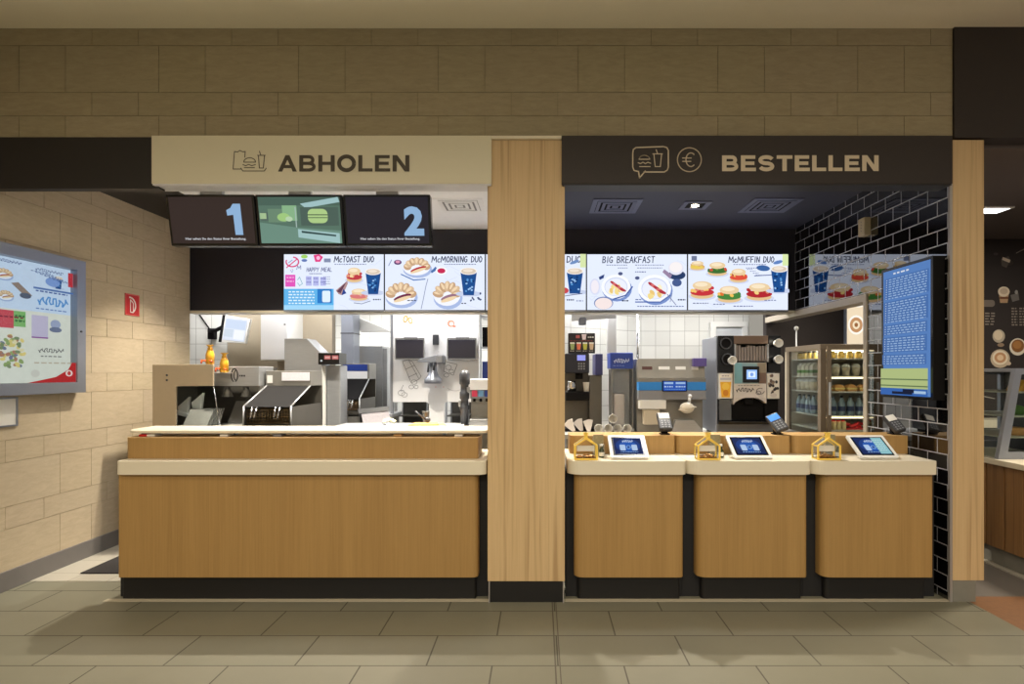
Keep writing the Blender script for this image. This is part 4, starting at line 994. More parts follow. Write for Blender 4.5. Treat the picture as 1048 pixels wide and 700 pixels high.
# fryer with canopy
def fryer(Yh, Yfr, xl, xr, zt, zs, zf, zbot, label, papers):
    """Yh hood plane, Yfr front plane; zt hood top, zs hood bottom, zf front edge of the sloping sides"""
    p = thing('fryer', ((xl+xr)/2, Yh, 0), label, 'fryer', 'deep fryers in the kitchen')
    part('hood', MB().box(xl, xr, Yh, Yh+.3, zs, zt, .004), M_steel2, p)
    for xx in (xl, xr-.012):
        part('side_panel', MB().box(xx, xx+.012, Yfr, Yh+.3, zbot, zf-.004), M_steeld, p)
        part('edge_rail', MB().tube([(xx+.006, Yh, zs), (xx+.006, Yfr, zf), (xx+.006, Yfr-.004, zbot+.002)], .008), M_steel, p)
    part('rear_panel', MB().box(xl, xr, Yh+.27, Yh+.3, zbot, zs), M_steeld, p)
    part('sloping_cover', MB().prism([(Yh, zs-.001), (Yh+.012, zs-.001), (Yfr+.014, zf-.004), (Yfr+.002, zf-.004)], xl+.014, xr-.014, 'x'), M_mblk, p)
    part('vat', MB().box(xl+.02, xr-.02, Yfr+.02, Yh+.28, zbot+.02, zbot+.06), M_steeld, p)
    part('body', MB().box(xl, xr, Yfr, Yh+.3, .06, zbot), M_steel2, p)
    for px0, px1, py0, py1, mm in papers:
        part('notice', MB().box(X(px0, Yh), X(px1, Yh), Yh-.003, Yh, Z(py1, Yh), Z(py0, Yh)), mm, p)
    part('door_handle', MB().tube([(xl+.1, Yfr-.03, .7), (xr-.1, Yfr-.03, .7)], .01), M_chrome, p)
    for k in (.12, .5, .88):
        part('foot', MB().cyl((xl+(xr-xl)*k, Yfr+.08, 0), (xl+(xr-xl)*k, Yfr+.08, .06), .025), M_dgrey, p)
    return p
M_prt = mat('printed notice', (222,218,226), .7, noise=.12, nscale=70)
fryer(5.6, 5.17, X(272, 5.6), X(318, 5.6), Z(379.5, 5.6), Z(395, 5.6), Z(416, 5.17), 1.05, 'open steel deep fryer with white notices on its hood, nearer of the two', [(288.5, 317, 381, 389.5, M_prt), (273.5, 279, 384, 392, M_wht2)])
fryer(7.3, 6.92, X(349, 7.3), X(378, 7.3), Z(372, 7.3), Z(388, 7.3), Z(408, 6.92), 1.05, 'steel deep fryer further back with blue and white notices, beside the steel refrigerator', [(351, 376, 373, 379.5, M_blue), (355, 376, 380, 387.5, M_white)])
def basket(x, y, z, w, label, tall=.12, m=M_basket, d=.22):
    p = thing('fry_basket', (x, y, z), label, 'fry basket', 'fry baskets hanging in the fryers')
    b = MB(); n = 7
    for k in range(n+1):
        xx = x-w/2+w*k/n
        b.cyl((xx, y-d/2, z), (xx, y-d/2, z+tall), .0025, n=5); b.cyl((xx, y+d/2, z), (xx, y+d/2, z+tall), .0025, n=5); b.cyl((xx, y-d/2, z+.002), (xx, y+d/2, z+.002), .0025, n=5)
    for k in range(5):
        zz = z+tall*k/4
        for a_, c_ in (((x-w/2, y-d/2), (x+w/2, y-d/2)), ((x-w/2, y+d/2), (x+w/2, y+d/2)), ((x-w/2, y-d/2), (x-w/2, y+d/2)), ((x+w/2, y-d/2), (x+w/2, y+d/2))):
            b.cyl((*a_, zz), (*c_, zz), .0025 if k < 4 else .005, n=5)
    part('wire_mesh', b, m, p)
    part('handle', MB().tube([(x-.02, y-d/2, z+tall), (x-.02, y-d/2-.06, z+tall+.03), (x-.015, y-d/2-.1, z+tall-.07)], .006).tube([(x+.02, y-d/2, z+tall), (x+.02, y-d/2-.06, z+tall+.03), (x+.015, y-d/2-.1, z+tall-.07)], .006), M_chrome, p)
basket(-2.585, 5.31, 1.125, .19, 'wire fry basket hanging in the nearer fryer, left one')
basket(-2.375, 5.31, 1.125, .19, 'wire fry basket hanging in the nearer fryer, right one')
basket(-2.46, 7.06, 1.125, .13, 'wire fry basket in the further fryer, left one', tall=.095)
basket(-2.295, 7.06, 1.125, .13, 'wire fry basket in the further fryer, right one', tall=.095)
# tall steel cabinet with digital display
Yq = 6.55
p = thing('steel_tower_cabinet', (X(311, Yq), Yq, 0), 'tall brushed steel cabinet with slanted top corner and a small red digit display', 'steel cabinet')
A = [(X(291, Yq), .08), (X(329, Yq), .08), (X(329, Yq), Z(362, Yq)), (X(314, Yq), Z(346.5, Yq)), (X(291, Yq), Z(346.5, Yq))]
part('body', MB().prism(A, Yq, Yq+.27, 'y', bev=.004), M_steel, p)
part('control_box', MB().box(X(325.5, Yq-.1), X(347, Yq-.1), Yq-.1, Yq+.15, Z(373, Yq-.1), Z(361, Yq-.1), .006), M_blk, p)
c = Canvas(21, 12, (X(326, Yq-.1), Yq-.102, Z(361.5, Yq-.1)), (X(346.5, Yq)-X(326, Yq), 0, 0), (0, 0, -.12), eps=.0003)
c.rect(6, 2.5, 12.5, 7, (214,120,116)); c.rect(14, 2.5, 20.5, 7, (214,120,116)); c.scribble(7, 4, 4.5, (250,214,204), 1.6, 1.2); c.scribble(15, 4, 4.5, (250,214,204), 1.6, 1.2); c.ell(3, 8.5, 1.1, 1.1, (230,230,230)); c.build('display', C_mid, p)
part('corner_post', MB().box(X(329.5, Yq), X(333, Yq), Yq-.004, Yq+.03, .08, Z(374, Yq)), M_wht2, p)
part('side_unit', MB().box(X(333, Yq), X(347.5, Yq), Yq+.03, Yq+.27, .08, Z(374, Yq), .01), M_steel, p)
part('base', MB().box(X(292, Yq), X(346, Yq), Yq+.04, Yq+.25, 0, .08), M_black, p)
# extraction duct
Yq = 7.32
p = thing('extraction_duct', (X(356, Yq), Yq, 2.7), 'pale square extraction duct coming down behind the tall steel cabinet', 'duct')
part('duct', MB().box(X(349, Yq), X(361.5, Yq), Yq, Yq+.26, Z(372, 7.3)+.001, 2.72, .004), M_alu, p)
part('flange', MB().box(X(348.5, Yq), X(362, Yq), Yq-.006, Yq+.266, Z(341.5, Yq), Z(340.5, Yq)), M_dgrey, p)
part('sloped_hood', MB().prism([(X(340, Yq), Z(318, Yq)), (X(348, Yq), Z(318, Yq)), (X(402, Yq+.3), Z(338, Yq)), (X(362, Yq), Z(338, Yq)), (X(349, Yq), Z(326, Yq)), (X(340, Yq), Z(325, Yq))], Yq+.31, Yq+.4, 'y'), M_wht2, p)
# steel refrigerator
Yq = 7.9
p = thing('steel_refrigerator', (X(376, Yq), Yq, 0), 'tall brushed steel refrigerator behind the fryers, left of the white board', 'refrigerator')
part('body', MB().box(X(361, Yq), X(391.5, Yq), Yq, 8.5, .08, Z(354, Yq), .004), M_steel, p)
part('door', MB().box(X(391.5, Yq)+.002, X(391.5, Yq)+.06, Yq+.02, 8.52, .1, Z(356, Yq), .004), M_steel, p)
part('handle', MB().box(X(397, 8.2), X(397, 8.2)+.02, 8.15, 8.18, 1.5, 1.9, .003), M_dgrey, p)
part('feet', MB().box(X(362, Yq), X(390, Yq), Yq+.04, 8.45, 0, .08), M_black, p)
# further counter with paper sheet & food
worktop(-2.18, X(401, 6.9), 6.92, 7.4, Z(424, 6.9), 'steel worktop in the back of the kitchen before the refrigerator')
p = thing('clipboard', (X(384, 6.6), 6.7, 1.0), 'tilted white printed sheet on a steel holder in front of the back worktop', 'sheet holder')
Yq = 6.85
part('sheet', MB().prism([(X(370, Yq), Z(424, Yq)), (X(397, Yq), Z(420, Yq)), (X(400, Yq), Z(431, Yq)), (X(372, Yq), Z(437, Yq))], Yq, Yq+.008, 'y'), M_prt, p)
part('holder', MB().prism([(X(366, Yq), Z(419, Yq)), (X(398, Yq), Z(416, Yq)), (X(398, Yq), Z(420, Yq)), (X(368, Yq), Z(423, Yq))], Yq-.01, Yq+.03, 'y').box(X(384, Yq)-.02, X(384, Yq)+.02, Yq+.009, Yq+.03, 0, Z(424, Yq)), M_steel, p)

# white board partition
Yq = 7.0
p = thing('white_partition', (X(446, Yq), Yq, 0), 'white kitchen partition board with line drawings of fries and burgers', 'partition board')
xl, xr = X(402, Yq), X(490, Yq)
b = MB(); b.box(xl, xr, Yq, Yq+.05, Z(411.5, Yq), 2.72, .003); part('board', b, M_white, p)
part('centre_leg', MB().prism([(X(439, Yq), .0), (X(454.5, Yq), .0), (X(454.5, Yq), Z(413, Yq)), (X(457, Yq), Z(411.5, Yq)), (X(436, Yq), Z(411.5, Yq)), (X(439, Yq), Z(413, Yq))], Yq, Yq+.05, 'y'), M_white, p)
part('edge_strip', MB().box(xl-.03, xl-.002, Yq-.005, Yq+.06, 0, 2.72), M_grey, p)
c = Canvas(88, 93, (xl, Yq-.001, Z(318, Yq)), (xr-xl, 0, 0), (0, 0, -(Z(318, Yq)-Z(411, Yq))), eps=.0003)
g = (120,122,130)
c.ell(13, 8.5, 2.6, 4, (176,150,90), rot=15); c.ell(13, 8.5, 1.2, 2.2, (240,236,222), rot=15); c.ell(18, 10, 2.4, 3.8, (190,164,104), rot=-15); c.ell(18, 10, 1.1, 2, (240,236,222), rot=-15)
c.ell(59.5, 13, 3.8, 3.8, (206,130,110)); c.ell(60, 13.5, 2, 1.8, (244,226,214)); c.line([(58,9),(58,2)], .5, (206,190,180)); c.ell(63, 16, 2, 1, (190,110,90))
for P in ([(10,52),(16,50),(27,70),(19,74),(10,52)], [(13,60),(22,56)], [(16,68),(25,64)], [(16,50),(20,52),(29,67),(27,70)], [(54,52),(66,55),(62,66),(52,62),(54,52)], [(62,66),(64,60),(66,55)]): c.line(P, .45, g)
for a_, b_, r_ in ((22,73,3),(19,78,2.5),(24,78,2.2),(9,84,3.5),(12,86,3),(57,58,3),(60,62,2.4),(55,66,2.5)): c.arc(a_, b_, r_, r_*.8, .4, g, n=10)
c.arc(64, 70, 12, 12, .4, (170,170,176), 20, 130, 10); c.line([(11,76),(8,82),(12,82)], .4, g)
c.ell(44, 78, .5, .5, (214,90,90), n=6); c.ell(52, 78, .5, .5, (214,90,90), n=6); c.ell(76, 3, .9, .6, (150,150,150), n=6); c.ell(42, 20, .6, .5, (190,190,190), n=6); c.ell(47, 42, .6, .5, (190,190,190), n=6)
c.build('line_drawings', C_print, p)
def bmon(px0, px1, py0, py1, label, Ym=6.9):
    p = thing('kitchen_screen', (X((px0+px1)/2, Ym), Ym, Z(py1, Ym)), label, 'monitor', 'black order monitors on the white board')
    part('silver_frame', MB().frame(X(px0-1, Ym), X(px1+1, Ym), Z(py1+1.5, Ym), Z(py0-1.5, Ym), .016, Ym+.01, Ym+.07), M_chrome, p)
    part('screen', MB().prism([(X(px0, Ym), Z(py1, Ym)), (X(px1, Ym), Z(py1, Ym)), (X(px1, Ym), Z(py0, Ym)), (X(px0, Ym), Z(py0, Ym))], Ym, Ym+.06, 'y', bev=.006), mat('black monitor glass', (50,48,60), .35), p)
    part('wall_bracket', MB().box(X((px0+px1)/2, Ym)-.08, X((px0+px1)/2, Ym)+.08, Ym+.06, 6.999, Z(py0+10, Ym), Z(py0-2.5, Ym)), M_dgrey, p)
bmon(405, 433, 347.5, 366.5, 'black kitchen monitor in a silver frame on the white board, left one')
bmon(458.5, 486.5, 347.5, 366.5, 'black kitchen monitor in a silver frame on the white board, right one')
solo('thermostat', MB().box(X(443, 6.98), X(449, 6.98), 6.965, 6.999, Z(353, 6.98), Z(342.5, 6.98), .004), M_dgrey, 'small dark grey box between the two kitchen monitors on the white board', 'wall box')
p = thing('mixer', (X(441, 6.7), 6.8, 1.4), 'grey wall mixer with a round head and flared base on the white board', 'mixer')
Yq = 6.72
part('arm', MB().prism([(X(426, Yq), Z(370.5, Yq)), (X(453, Yq), Z(371, Yq)), (X(453, Yq), Z(364, Yq)), (X(446, Yq), Z(363.5, Yq)), (X(430, Yq), Z(367, Yq))], Yq, Yq+.14, 'y', bev=.006), M_alu, p)
part('head', MB().box(X(446, Yq), X(453.5, Yq), Yq-.02, Yq+.2, Z(372, Yq), Z(363, Yq), .02), M_grey, p)
part('neck', MB().lathe([(.04, 0), (.045, -.06), (.05, -.1), (.07, -.16), (.105, -.2), (.105, -.245), (.085, -.25)], (X(441.5, Yq), Yq+.11, Z(371, Yq)), 24), M_alu, p)
part('stems', MB().cyl((X(439, Yq), Yq-.01, Z(371, Yq)), (X(438, Yq), Yq-.005, Z(381, Yq)), .012).cyl((X(444, Yq), Yq-.01, Z(371, Yq)), (X(444, Yq), Yq-.005, Z(379, Yq)), .012), M_dgrey, p)
part('wall_mount', MB().box(X(444, Yq), X(452, Yq), Yq+.2, 6.999, Z(372, Yq), Z(364, Yq)), M_grey, p)
# things seen through the openings under the board
def shelfunit(px0, px1, label, Ys=7.5):
    p = thing('steel_shelf_unit', (X((px0+px1)/2, Ys), Ys, 0), label, 'shelf unit', 'dark steel shelf units behind the white board')
    for xx in (X(px0, Ys), X(px1, Ys)-.02):
        for yy in (Ys, Ys+.4): part('post', MB().box(xx, xx+.02, yy, yy+.02, 0, 1.3), M_steel, p)
    for zz in (.4, .8, 1.0, 1.28): part('shelf', MB().box(X(px0, Ys)+.02, X(px1, Ys)-.02, Ys+.001, Ys+.419, zz, zz+.02), M_steeld, p)
    part('back_sheet', MB().box(X(px0, Ys)+.02, X(px1, Ys)-.02, Ys+.42, Ys+.43, .3, 1.3), M_steeld, p)
shelfunit(404, 438, 'dark steel shelf unit seen under the left half of the white board')
shelfunit(456, 480, 'dark steel shelf unit seen under the right half of the white board')
Yq = 5.45; WZ = 1.07
p = thing('serving_board', (X(436, Yq), Yq, WZ), 'pale brown paper sheet and board on the worktop below the white board', 'board')
part('board', MB().prism([(X(415, 5.3), 5.25), (X(458, 5.3), 5.3), (X(452, 5.5), 5.62), (X(421, 5.5), 5.6)], WZ+.001, WZ+.02, 'z', bev=.002), M_bag, p)
part('liner', MB().prism([(X(420, 5.4), 5.32), (X(450, 5.4), 5.36), (X(447, 5.5), 5.56), (X(424, 5.5), 5.55)], WZ+.021, WZ+.032, 'z', bev=.003), M_bread, p)
for px, lb in ((467.5, 'white tray on the worktop right of the pale brown board'), (404, 'white tray on the worktop left of the pale brown board')):
    x = X(px, 5.35); b = MB().box(x-.06, x+.06, 5.22, 5.36, WZ+.001, WZ+.006).frame(x-.065, x+.065, 5.21, 5.37, .008, WZ+.001, WZ+.03, 'z')
    solo('serving_tray', b, M_wht2, lb, 'tray', 'white trays on the worktop below the white board')
random.seed(11)
bx = X(396.5, 5.5)
p = thing('food_tub', (bx, 5.5, WZ), 'small tub heaped with pale yellow and white food left of the brown board', 'food tub')
part('tub', MB().lathe([(.05, .001), (.065, .03)], (bx, 5.55, WZ)), M_clear, p)
b = MB()
for k in range(26):
    a, r = random.uniform(0, 6.28), random.random()**.5*.055; b.ball((bx+r*math.cos(a), 5.55+r*math.sin(a), WZ+.03+(.06-r)*.6+random.uniform(0,.012)), random.uniform(.012,.02), 5, (1,1,.7))
o = part('food', b, mat('pale food', (232,224,186), .6, noise=.2, nscale=60), p); o['kind'] = 'stuff'
for k, (px, w, lb) in enumerate([(428, .03, 'black handled ladle resting across the pale brown board')]):
    solo('ladle', MB().tube([(X(425, 5.4), 5.4, WZ+.15), (X(437, 5.45), 5.45, WZ+.06)], .008).ball((X(437.5, 5.46), 5.46, WZ+.065), .028, 8), M_dgrey, lb, 'utensil')
    solo('utensil_jar', MB().lathe([(.03, .001), (.035, .12), (.036, .13)], (X(436, 5.7), 5.7, WZ)), M_steeld, 'dark steel utensil jar standing behind the pale brown board', 'jar')
# cup dispenser tubes
Yq = 5.45
p = thing('cup_dispenser', (X(475, Yq), Yq, WZ), 'tall dark column of stacked cup lids left of the drink dispenser', 'cup dispenser')
part('base', MB().box(X(470, Yq), X(480, Yq), Yq-.05, Yq+.07, WZ+.001, WZ+.02, .004), M_dgrey, p)
part('tube', MB().lathe([(.035, .02), (.04, .16), (.048, .17), (.048, .2), (.036, .21), (.036, .26), (.047, .27), (.047, .33), (.038, .34), (.038, .4), (.05, .41), (.05, .5), (.035, .535), (.01, .545)], (X(475.5, Yq), Yq, WZ), 20), M_dgrey, p)
part('side_clip', MB().box(X(469.5, Yq), X(472, Yq), Yq-.03, Yq+.02, Z(416, Yq), Z(410, Yq), .004).box(X(478, Yq), X(481, Yq), Yq-.03, Yq+.02, Z(402, Yq), Z(396, Yq), .004), M_steel, p)
# drink dispenser
Yq = 5.4
p = thing('drink_dispenser', (X(491, Yq), Yq, WZ), 'white and grey soft drink dispenser partly behind the broad pillar', 'drink dispenser')
xl, xr = X(480.5, Yq), X(520, Yq)
part('cabinet', MB().box(xl, xr, Yq+.12, Yq+.42, WZ+.001, Z(388, Yq), .006), M_steel2, p)
part('top_panel', MB().box(xl+.004, xr-.004, Yq, Yq+.12, Z(399, Yq), Z(388, Yq), .005), M_white, p)
part('valve_panel', MB().box(xl+.004, xr-.004, Yq+.02, Yq+.12, Z(408, Yq), Z(399.2, Yq)), M_grey, p)
for k, (px, mm) in enumerate(((485.5, mat('pink button', (214,60,96), .4)), (492, mat('light blue button', (110,160,206), .4)), (498.5, M_blue), (505, M_red))):
    o = part('flavour_button', MB().box(X(px-2.7, Yq), X(px+2.7, Yq), Yq+.008, Yq+.0195, Z(406, Yq), Z(399.6, Yq), .003), mm, p, label=['pink drink button','pale blue drink button','dark blue drink button','red drink button'][k])
    part('nozzle', MB().cyl((X(px, Yq+.06), Yq+.06, Z(408, Yq)-.03), (X(px, Yq+.06), Yq+.06, Z(408, Yq)), .012), M_mblk, p)
part('drip_tray', MB().box(xl, xr, Yq-.02, Yq+.12, WZ+.001, Z(429, Yq), .004), M_steel, p)
# rack behind, right of the board
p = thing('storage_rack', (X(495, 7.4), 7.4, 0), 'steel storage rack with dark items right of the white board', 'rack')
for xx in (X(492, 7.4), X(503, 7.4)): part('post', MB().box(xx-.01, xx+.01, 7.4, 7.42, 0, 2.5), M_steel, p)
for zz in (1.0, 1.45, 1.9, 2.3): part('shelf', MB().box(X(492, 7.4), X(503, 7.4), 7.4, 7.75, zz, zz+.02), M_steel, p)
for k, (zz, mm, lb) in enumerate(((1.47, M_blue, 'blue carton on the steel storage rack right of the white board'), (1.92, M_mblk, 'black carton on the steel storage rack right of the white board'))):
    solo('carton', MB().box(X(493.5, 7.45), X(502, 7.45), 7.45, 7.7, zz+.001, zz+.26, .005), mm, lb, 'carton')

# ================================================================== RIGHT KITCHEN
WZ = 1.045
# pipes
solo('steel_pipe', MB().cyl((X(652.5, 6.9), 6.9, 0), (X(652.5, 6.9), 6.9, 2.72), .018), M_chrome, 'vertical steel pipe left of the shake machine, running floor to ceiling', 'pipe')
p = thing('vent_duct', (X(600, 6.8), 6.8, 2.4), 'white ventilation duct with elbow below the hidden menu screen', 'duct')
part('pipe', MB().tube([(X(585, 6.75), 6.75, Z(324, 6.75)), (X(630, 6.75), 6.75, Z(321, 6.75))], .055, 14), M_white, p)
part('drop_duct', MB().box(X(622, 6.9), X(631, 6.9), 6.9, 7.05, Z(365, 6.9), 2.72, .004), M_white, p)
part('elbow', MB().box(X(592, 6.75), X(600, 6.75), 6.7, 6.8, Z(333, 6.75), 2.72, .02), M_alu, p)
# juice / coffee maker with cup pictures
Yq = 5.25
p = thing('coffee_maker', (X(593, Yq), Yq, WZ), 'black coffee maker with four cup pictures on top, next to the broad pillar', 'coffee maker')
part('header_panel', MB().box(X(581.5, Yq), X(609, Yq), Yq, Yq+.05, Z(361.5, Yq), Z(341, Yq), .004), M_blk, p)
c = Canvas(28, 20, (X(581.5, Yq), Yq-.001, Z(341, Yq)), (X(609, Yq)-X(581.5, Yq), 0, 0), (0, 0, -(Z(341, Yq)-Z(361.5, Yq))), eps=.0003)
c.rect(.5, .5, 27.5, 19.5, (30,26,32))
for k, col in enumerate(((150,170,110),(222,120,90),(190,190,80),(206,180,150))):
    u = 2+k*6.6; c.poly([(u,10),(u+4.8,10),(u+4,16.5),(u+.8,16.5)], col); c.rect(u, 9.2, u+4.8, 10.6, (232,232,228)); c.scribble(u, 17.4, 4.6, (170,170,170), .7, 2)
c.rect(8, 2, 12, 5, (180,90,90)); c.poly([(14,1),(19,1),(18.2,6.5),(14.8,6.5)], (226,214,226)); c.scribble(20.5, 3.5, 6, (230,230,230), 1, 2); c.scribble(2, 7.4, 24, (150,60,60), .5, 3)
c.build('cup_pictures', C_print, p)
part('body', MB().box(X(578, Yq), X(603, Yq), Yq-.02, Yq+.36, Z(382, Yq), Z(361.7, Yq), .01), mat('blue black plastic', (30,32,46), .35), p)
part('display', MB().box(X(590.5, Yq), X(599, Yq), Yq-.0225, Yq-.02, Z(369, Yq), Z(363.5, Yq)), mat('lilac lcd', (130,140,220), emit=.7), p)
b = MB()
for i in range(3):
    for j in range(3): b.box(X(591.5+i*2.6, Yq), X(593.2+i*2.6, Yq), Yq-.022, Yq-.02, Z(373+j*2.6, Yq), Z(371.4+j*2.6, Yq))
part('keypad', b, M_grey, p)
part('side_panel', MB().box(X(610, Yq), X(617.5, Yq), Yq+.05, Yq+.36, Z(384, Yq), Z(362, Yq), .004), mat('deep blue panel', (44,46,96), .4), p)
part('column', MB().box(X(604, Yq), X(617, Yq), Yq+.08, Yq+.36, WZ+.03, Z(384, Yq)-.001, .004), M_steeld, p)
part('brew_group', MB().cyl((X(593, Yq), Yq+.06, Z(388, Yq)), (X(593, Yq), Yq+.06, Z(382, Yq)), .035), M_mblk, p)
part('rear_body', MB().box(X(578, Yq), X(604, Yq), Yq+.2, Yq+.36, WZ+.03, Z(382, Yq)-.001), M_steeld, p)
part('drip_base', MB().box(X(578, Yq), X(613, Yq), Yq-.03, Yq+.36, WZ+.001, WZ+.03, .004), M_mblk, p)
part('cup_stand', MB().box(X(579, Yq), X(603, Yq), Yq, Yq+.19, Z(410, Yq), Z(401, Yq), .006), M_mblk, p)
x = X(585.5, 5.28)
solo('steel_jug', MB().lathe([(.04, .001), (.044, .05), (.035, .08), (.038, .1)], (x, 5.33, Z(401, Yq))), M_chrome, 'steel milk jug on the drip stand of the coffee maker by the pillar', 'jug')
x = X(600, 5.28)
solo('coffee_cup', MB().lathe([(.022, .001), (.03, .085), (.032, .088)], (x, 5.285, Z(401, Yq))), M_paper, 'white paper cup on the drip stand of the coffee maker by the pillar', 'cup')
for k, (px, py, rot) in enumerate(((593, 427, -25), (602, 412, -5), (584, 431, -35))):
    Yk = 5.175-.035*k; R = Matrix.Translation((X(px, Yk), Yk, WZ+.061)) @ Matrix.Rotation(math.radians(rot), 4, 'Y') @ Matrix.Rotation(math.radians(-15), 4, 'X')
    solo('paper_wrap', MB().prism([(-.012,-.055),(.014,-.055),(.05,.05),(.01,.06),(-.045,.045)], -.008, .008, 'y', M=R, bev=.003), mat('greyish wrap paper', (196,188,180), .8), ['white paper wrap leaning in front of the coffee maker, middle one', 'white paper wrap leaning in front of the coffee maker, right one', 'white paper wrap leaning in front of the coffee maker, nearest the pillar'][k], 'paper wrap')
# ice / shake container
Yq = 5.22
p = thing('milk_dispenser', (X(637, Yq), Yq, WZ), 'clear container dispenser with a royal blue head, between coffee maker and shake machine', 'dispenser')
part('blue_head', MB().box(X(624.5, Yq), X(648, Yq), Yq, Yq+.24, Z(377.5, Yq), Z(361, Yq), .006), M_blue, p)
c = Canvas(24, 16, (X(624.5, Yq), Yq-.001, Z(361, Yq)), (X(648, Yq)-X(624.5, Yq), 0, 0), (0, 0, -(Z(361, Yq)-Z(377.5, Yq))), eps=.0003)
c.squiggle(4, 5, 16, 5.5, (206,216,244), .14, 6); c.scribble(3, 12.5, 12, (120,140,200), .6, 3); c.build('lettering', C_print, p)
part('container', MB().box(X(627, Yq), X(647, Yq), Yq+.01, Yq+.2, WZ+.03, Z(377.7, Yq), .01), M_clear, p)
part('milk', MB().box(X(628.5, Yq), X(640, Yq), Yq+.04, Yq+.16, WZ+.04, Z(403, Yq), .01), mat('milk white', (226,216,206), .5), p)
part('corner_posts', MB().box(X(626, Yq), X(627, Yq), Yq, Yq+.22, WZ+.03, Z(378, Yq)).box(X(647, Yq), X(648, Yq), Yq, Yq+.22, WZ+.03, Z(378, Yq)), M_steel2, p)
part('rear_plate', MB().box(X(626, Yq), X(648, Yq), Yq+.21, Yq+.225, WZ+.03, Z(378, Yq)), M_wht2, p)
part('base', MB().box(X(625, Yq), X(649, Yq), Yq-.02, Yq+.24, WZ+.001, WZ+.03, .004), M_steel, p)
random.seed(5)
for k, (px, z, rx, lb) in enumerate(((612, 0, 90, 'clear plastic cup lying leftmost in the heap beside the coffee maker'), (621.5, .0, 80, 'clear plastic cup lying second from the left in the heap'), (631, .0, 95, 'clear plastic cup lying with its mouth to the front in the middle of the heap'), (640.5, .0, 85, 'clear plastic cup lying at the right of the heap by the pipe'), (626.3, .088, 92, 'clear plastic cup lying on top of the heap of cups'))):
    Yk = 5.15; R = Matrix.Translation((X(px, Yk), Yk, WZ+.042+z)) @ Matrix.Rotation(math.radians(random.uniform(-5, 5)), 4, 'Z') @ Matrix.Rotation(math.radians(90), 4, 'X')
    solo('plastic_cup', MB().lathe([(.026, -.06), (.028, -.059), (.038, .055), (.041, .057), (.041, .062), (.036, .06), (.026, -.055)], M=R), mat('frosted cup plastic', (226,224,218), .25, trans=.1), lb, 'cup', 'plastic cups heaped on the steel worktop')
# shake machine
Yq = 5.08
p = thing('shake_machine', (X(688, Yq), Yq, WZ), 'wide steel shake machine with blue stripe and small blue display', 'shake machine')
xl, xr = X(653.5, Yq), X(722.5, Yq)
part('cabinet', MB().box(xl, xr, Yq+.1, Yq+.6, WZ+.001, Z(367, Yq), .006), M_steel2, p)
part('label_panel', MB().prism([(Yq+.1, Z(367, Yq)), (Yq+.06, Z(367, Yq)), (Yq+.03, Z(387, Yq)), (Yq+.1, Z(387, Yq))], xl, xr, 'x'), M_steel2, p)
part('blue_stripe', MB().box(xl, xr, Yq+.0, Yq+.1, Z(399.5, Yq), Z(391, Yq), .002), M_stripe, p)
part('stripe_rim', MB().box(xl, xr, Yq+.002, Yq+.1, Z(390.8, Yq), Z(387.2, Yq)), M_steel2, p)
part('lower_panel', MB().box(xl, xr, Yq+.0, Yq+.1, Z(409, Yq), Z(399.7, Yq), .003), M_grey, p)
part('display', MB().box(X(677.5, Yq), X(703, Yq), Yq-.012, Yq-.001, Z(400.5, Yq), Z(389.5, Yq), .003), M_mblk, p)
c = Canvas(24, 10, (X(678.5, Yq), Yq-.0125, Z(390.2, Yq)), (X(702, Yq)-X(678.5, Yq), 0, 0), (0, 0, -(Z(390.2, Yq)-Z(399.8, Yq))), eps=.0002)
c.rect(0, 0, 24, 10, (40,90,190)); c.rect(1, .8, 10.5, 3, (170,200,240)); c.rect(13, .8, 23, 3, (170,200,240)); c.scribble(1, 5, 9, (190,214,244), 1.4, 2.5); c.scribble(13, 5, 10, (190,214,244), 1.4, 2.5); c.scribble(2, 8, 20, (120,160,220), .8, 2); c.build('display_image', C_mid, p)
for (a_, b_, mm) in ((658, 668.5, mat('dark red label', (72,34,30), .5)), (675, 686.5, M_wht2), (692.5, 703, M_wht2), (709, 716, M_wht2)):
    part('flavour_label', MB().prism([(Yq+.052, Z(375, Yq)), (Yq+.046, Z(375, Yq)), (Yq+.041, Z(378.3, Yq)), (Yq+.048, Z(378.3, Yq))], X(a_, Yq), X(b_, Yq), 'x'), mm, p)
part('violet_badge', MB().box(X(709.5, Yq), X(723, Yq), Yq-.01, Yq+.04, Z(375, Yq), Z(366.5, Yq), .004), M_purple, p)
part('white_cover', MB().box(X(654.5, Yq), X(681.5, Yq), Yq-.01, Yq+.1, Z(418.5, Yq), Z(409.5, Yq), .004), M_wht2, p)
part('hopper', MB().box(X(659, Yq), X(676, Yq), Yq+.02, Yq+.1, Z(435, Yq), Z(419, Yq), .01), mat('cream tub', (206,196,176), .5), p)
part('nozzle_arm', MB().tube([(X(706, Yq), Yq+.0, Z(405, Yq)), (X(705, Yq), Yq-.01, Z(412, Yq)), (X(702, Yq), Yq-.01, Z(418, Yq))], .014).ball((X(706, Yq), Yq, Z(405.5, Yq)), .02, 6), M_white, p)
b = MB()
for k in range(6):
    b.lathe([(.022+.007*math.sin(k*1.2+.6)+.006, 0), (.036, .006), (.022, .012)], (X(698+k*2.2, Yq), Yq-.0, Z(423-abs(k-2.5)*1.2+0, Yq)+.005*k), 12)
b.ball((X(703, Yq), Yq+.0, Z(417.5, Yq)), .06, 8, (1.1, .6, .85))
part('mixing_spindle', b, mat('cream white plastic', (222,214,196), .5), p)
part('splash_panel', MB().prism([(X(688, Yq), WZ+.001), (X(722, Yq), WZ+.001), (X(711, Yq), Z(430, Yq)), (X(692, Yq), Z(430, Yq))], Yq+.02, Yq+.1, 'y', bev=.003), M_steel, p)
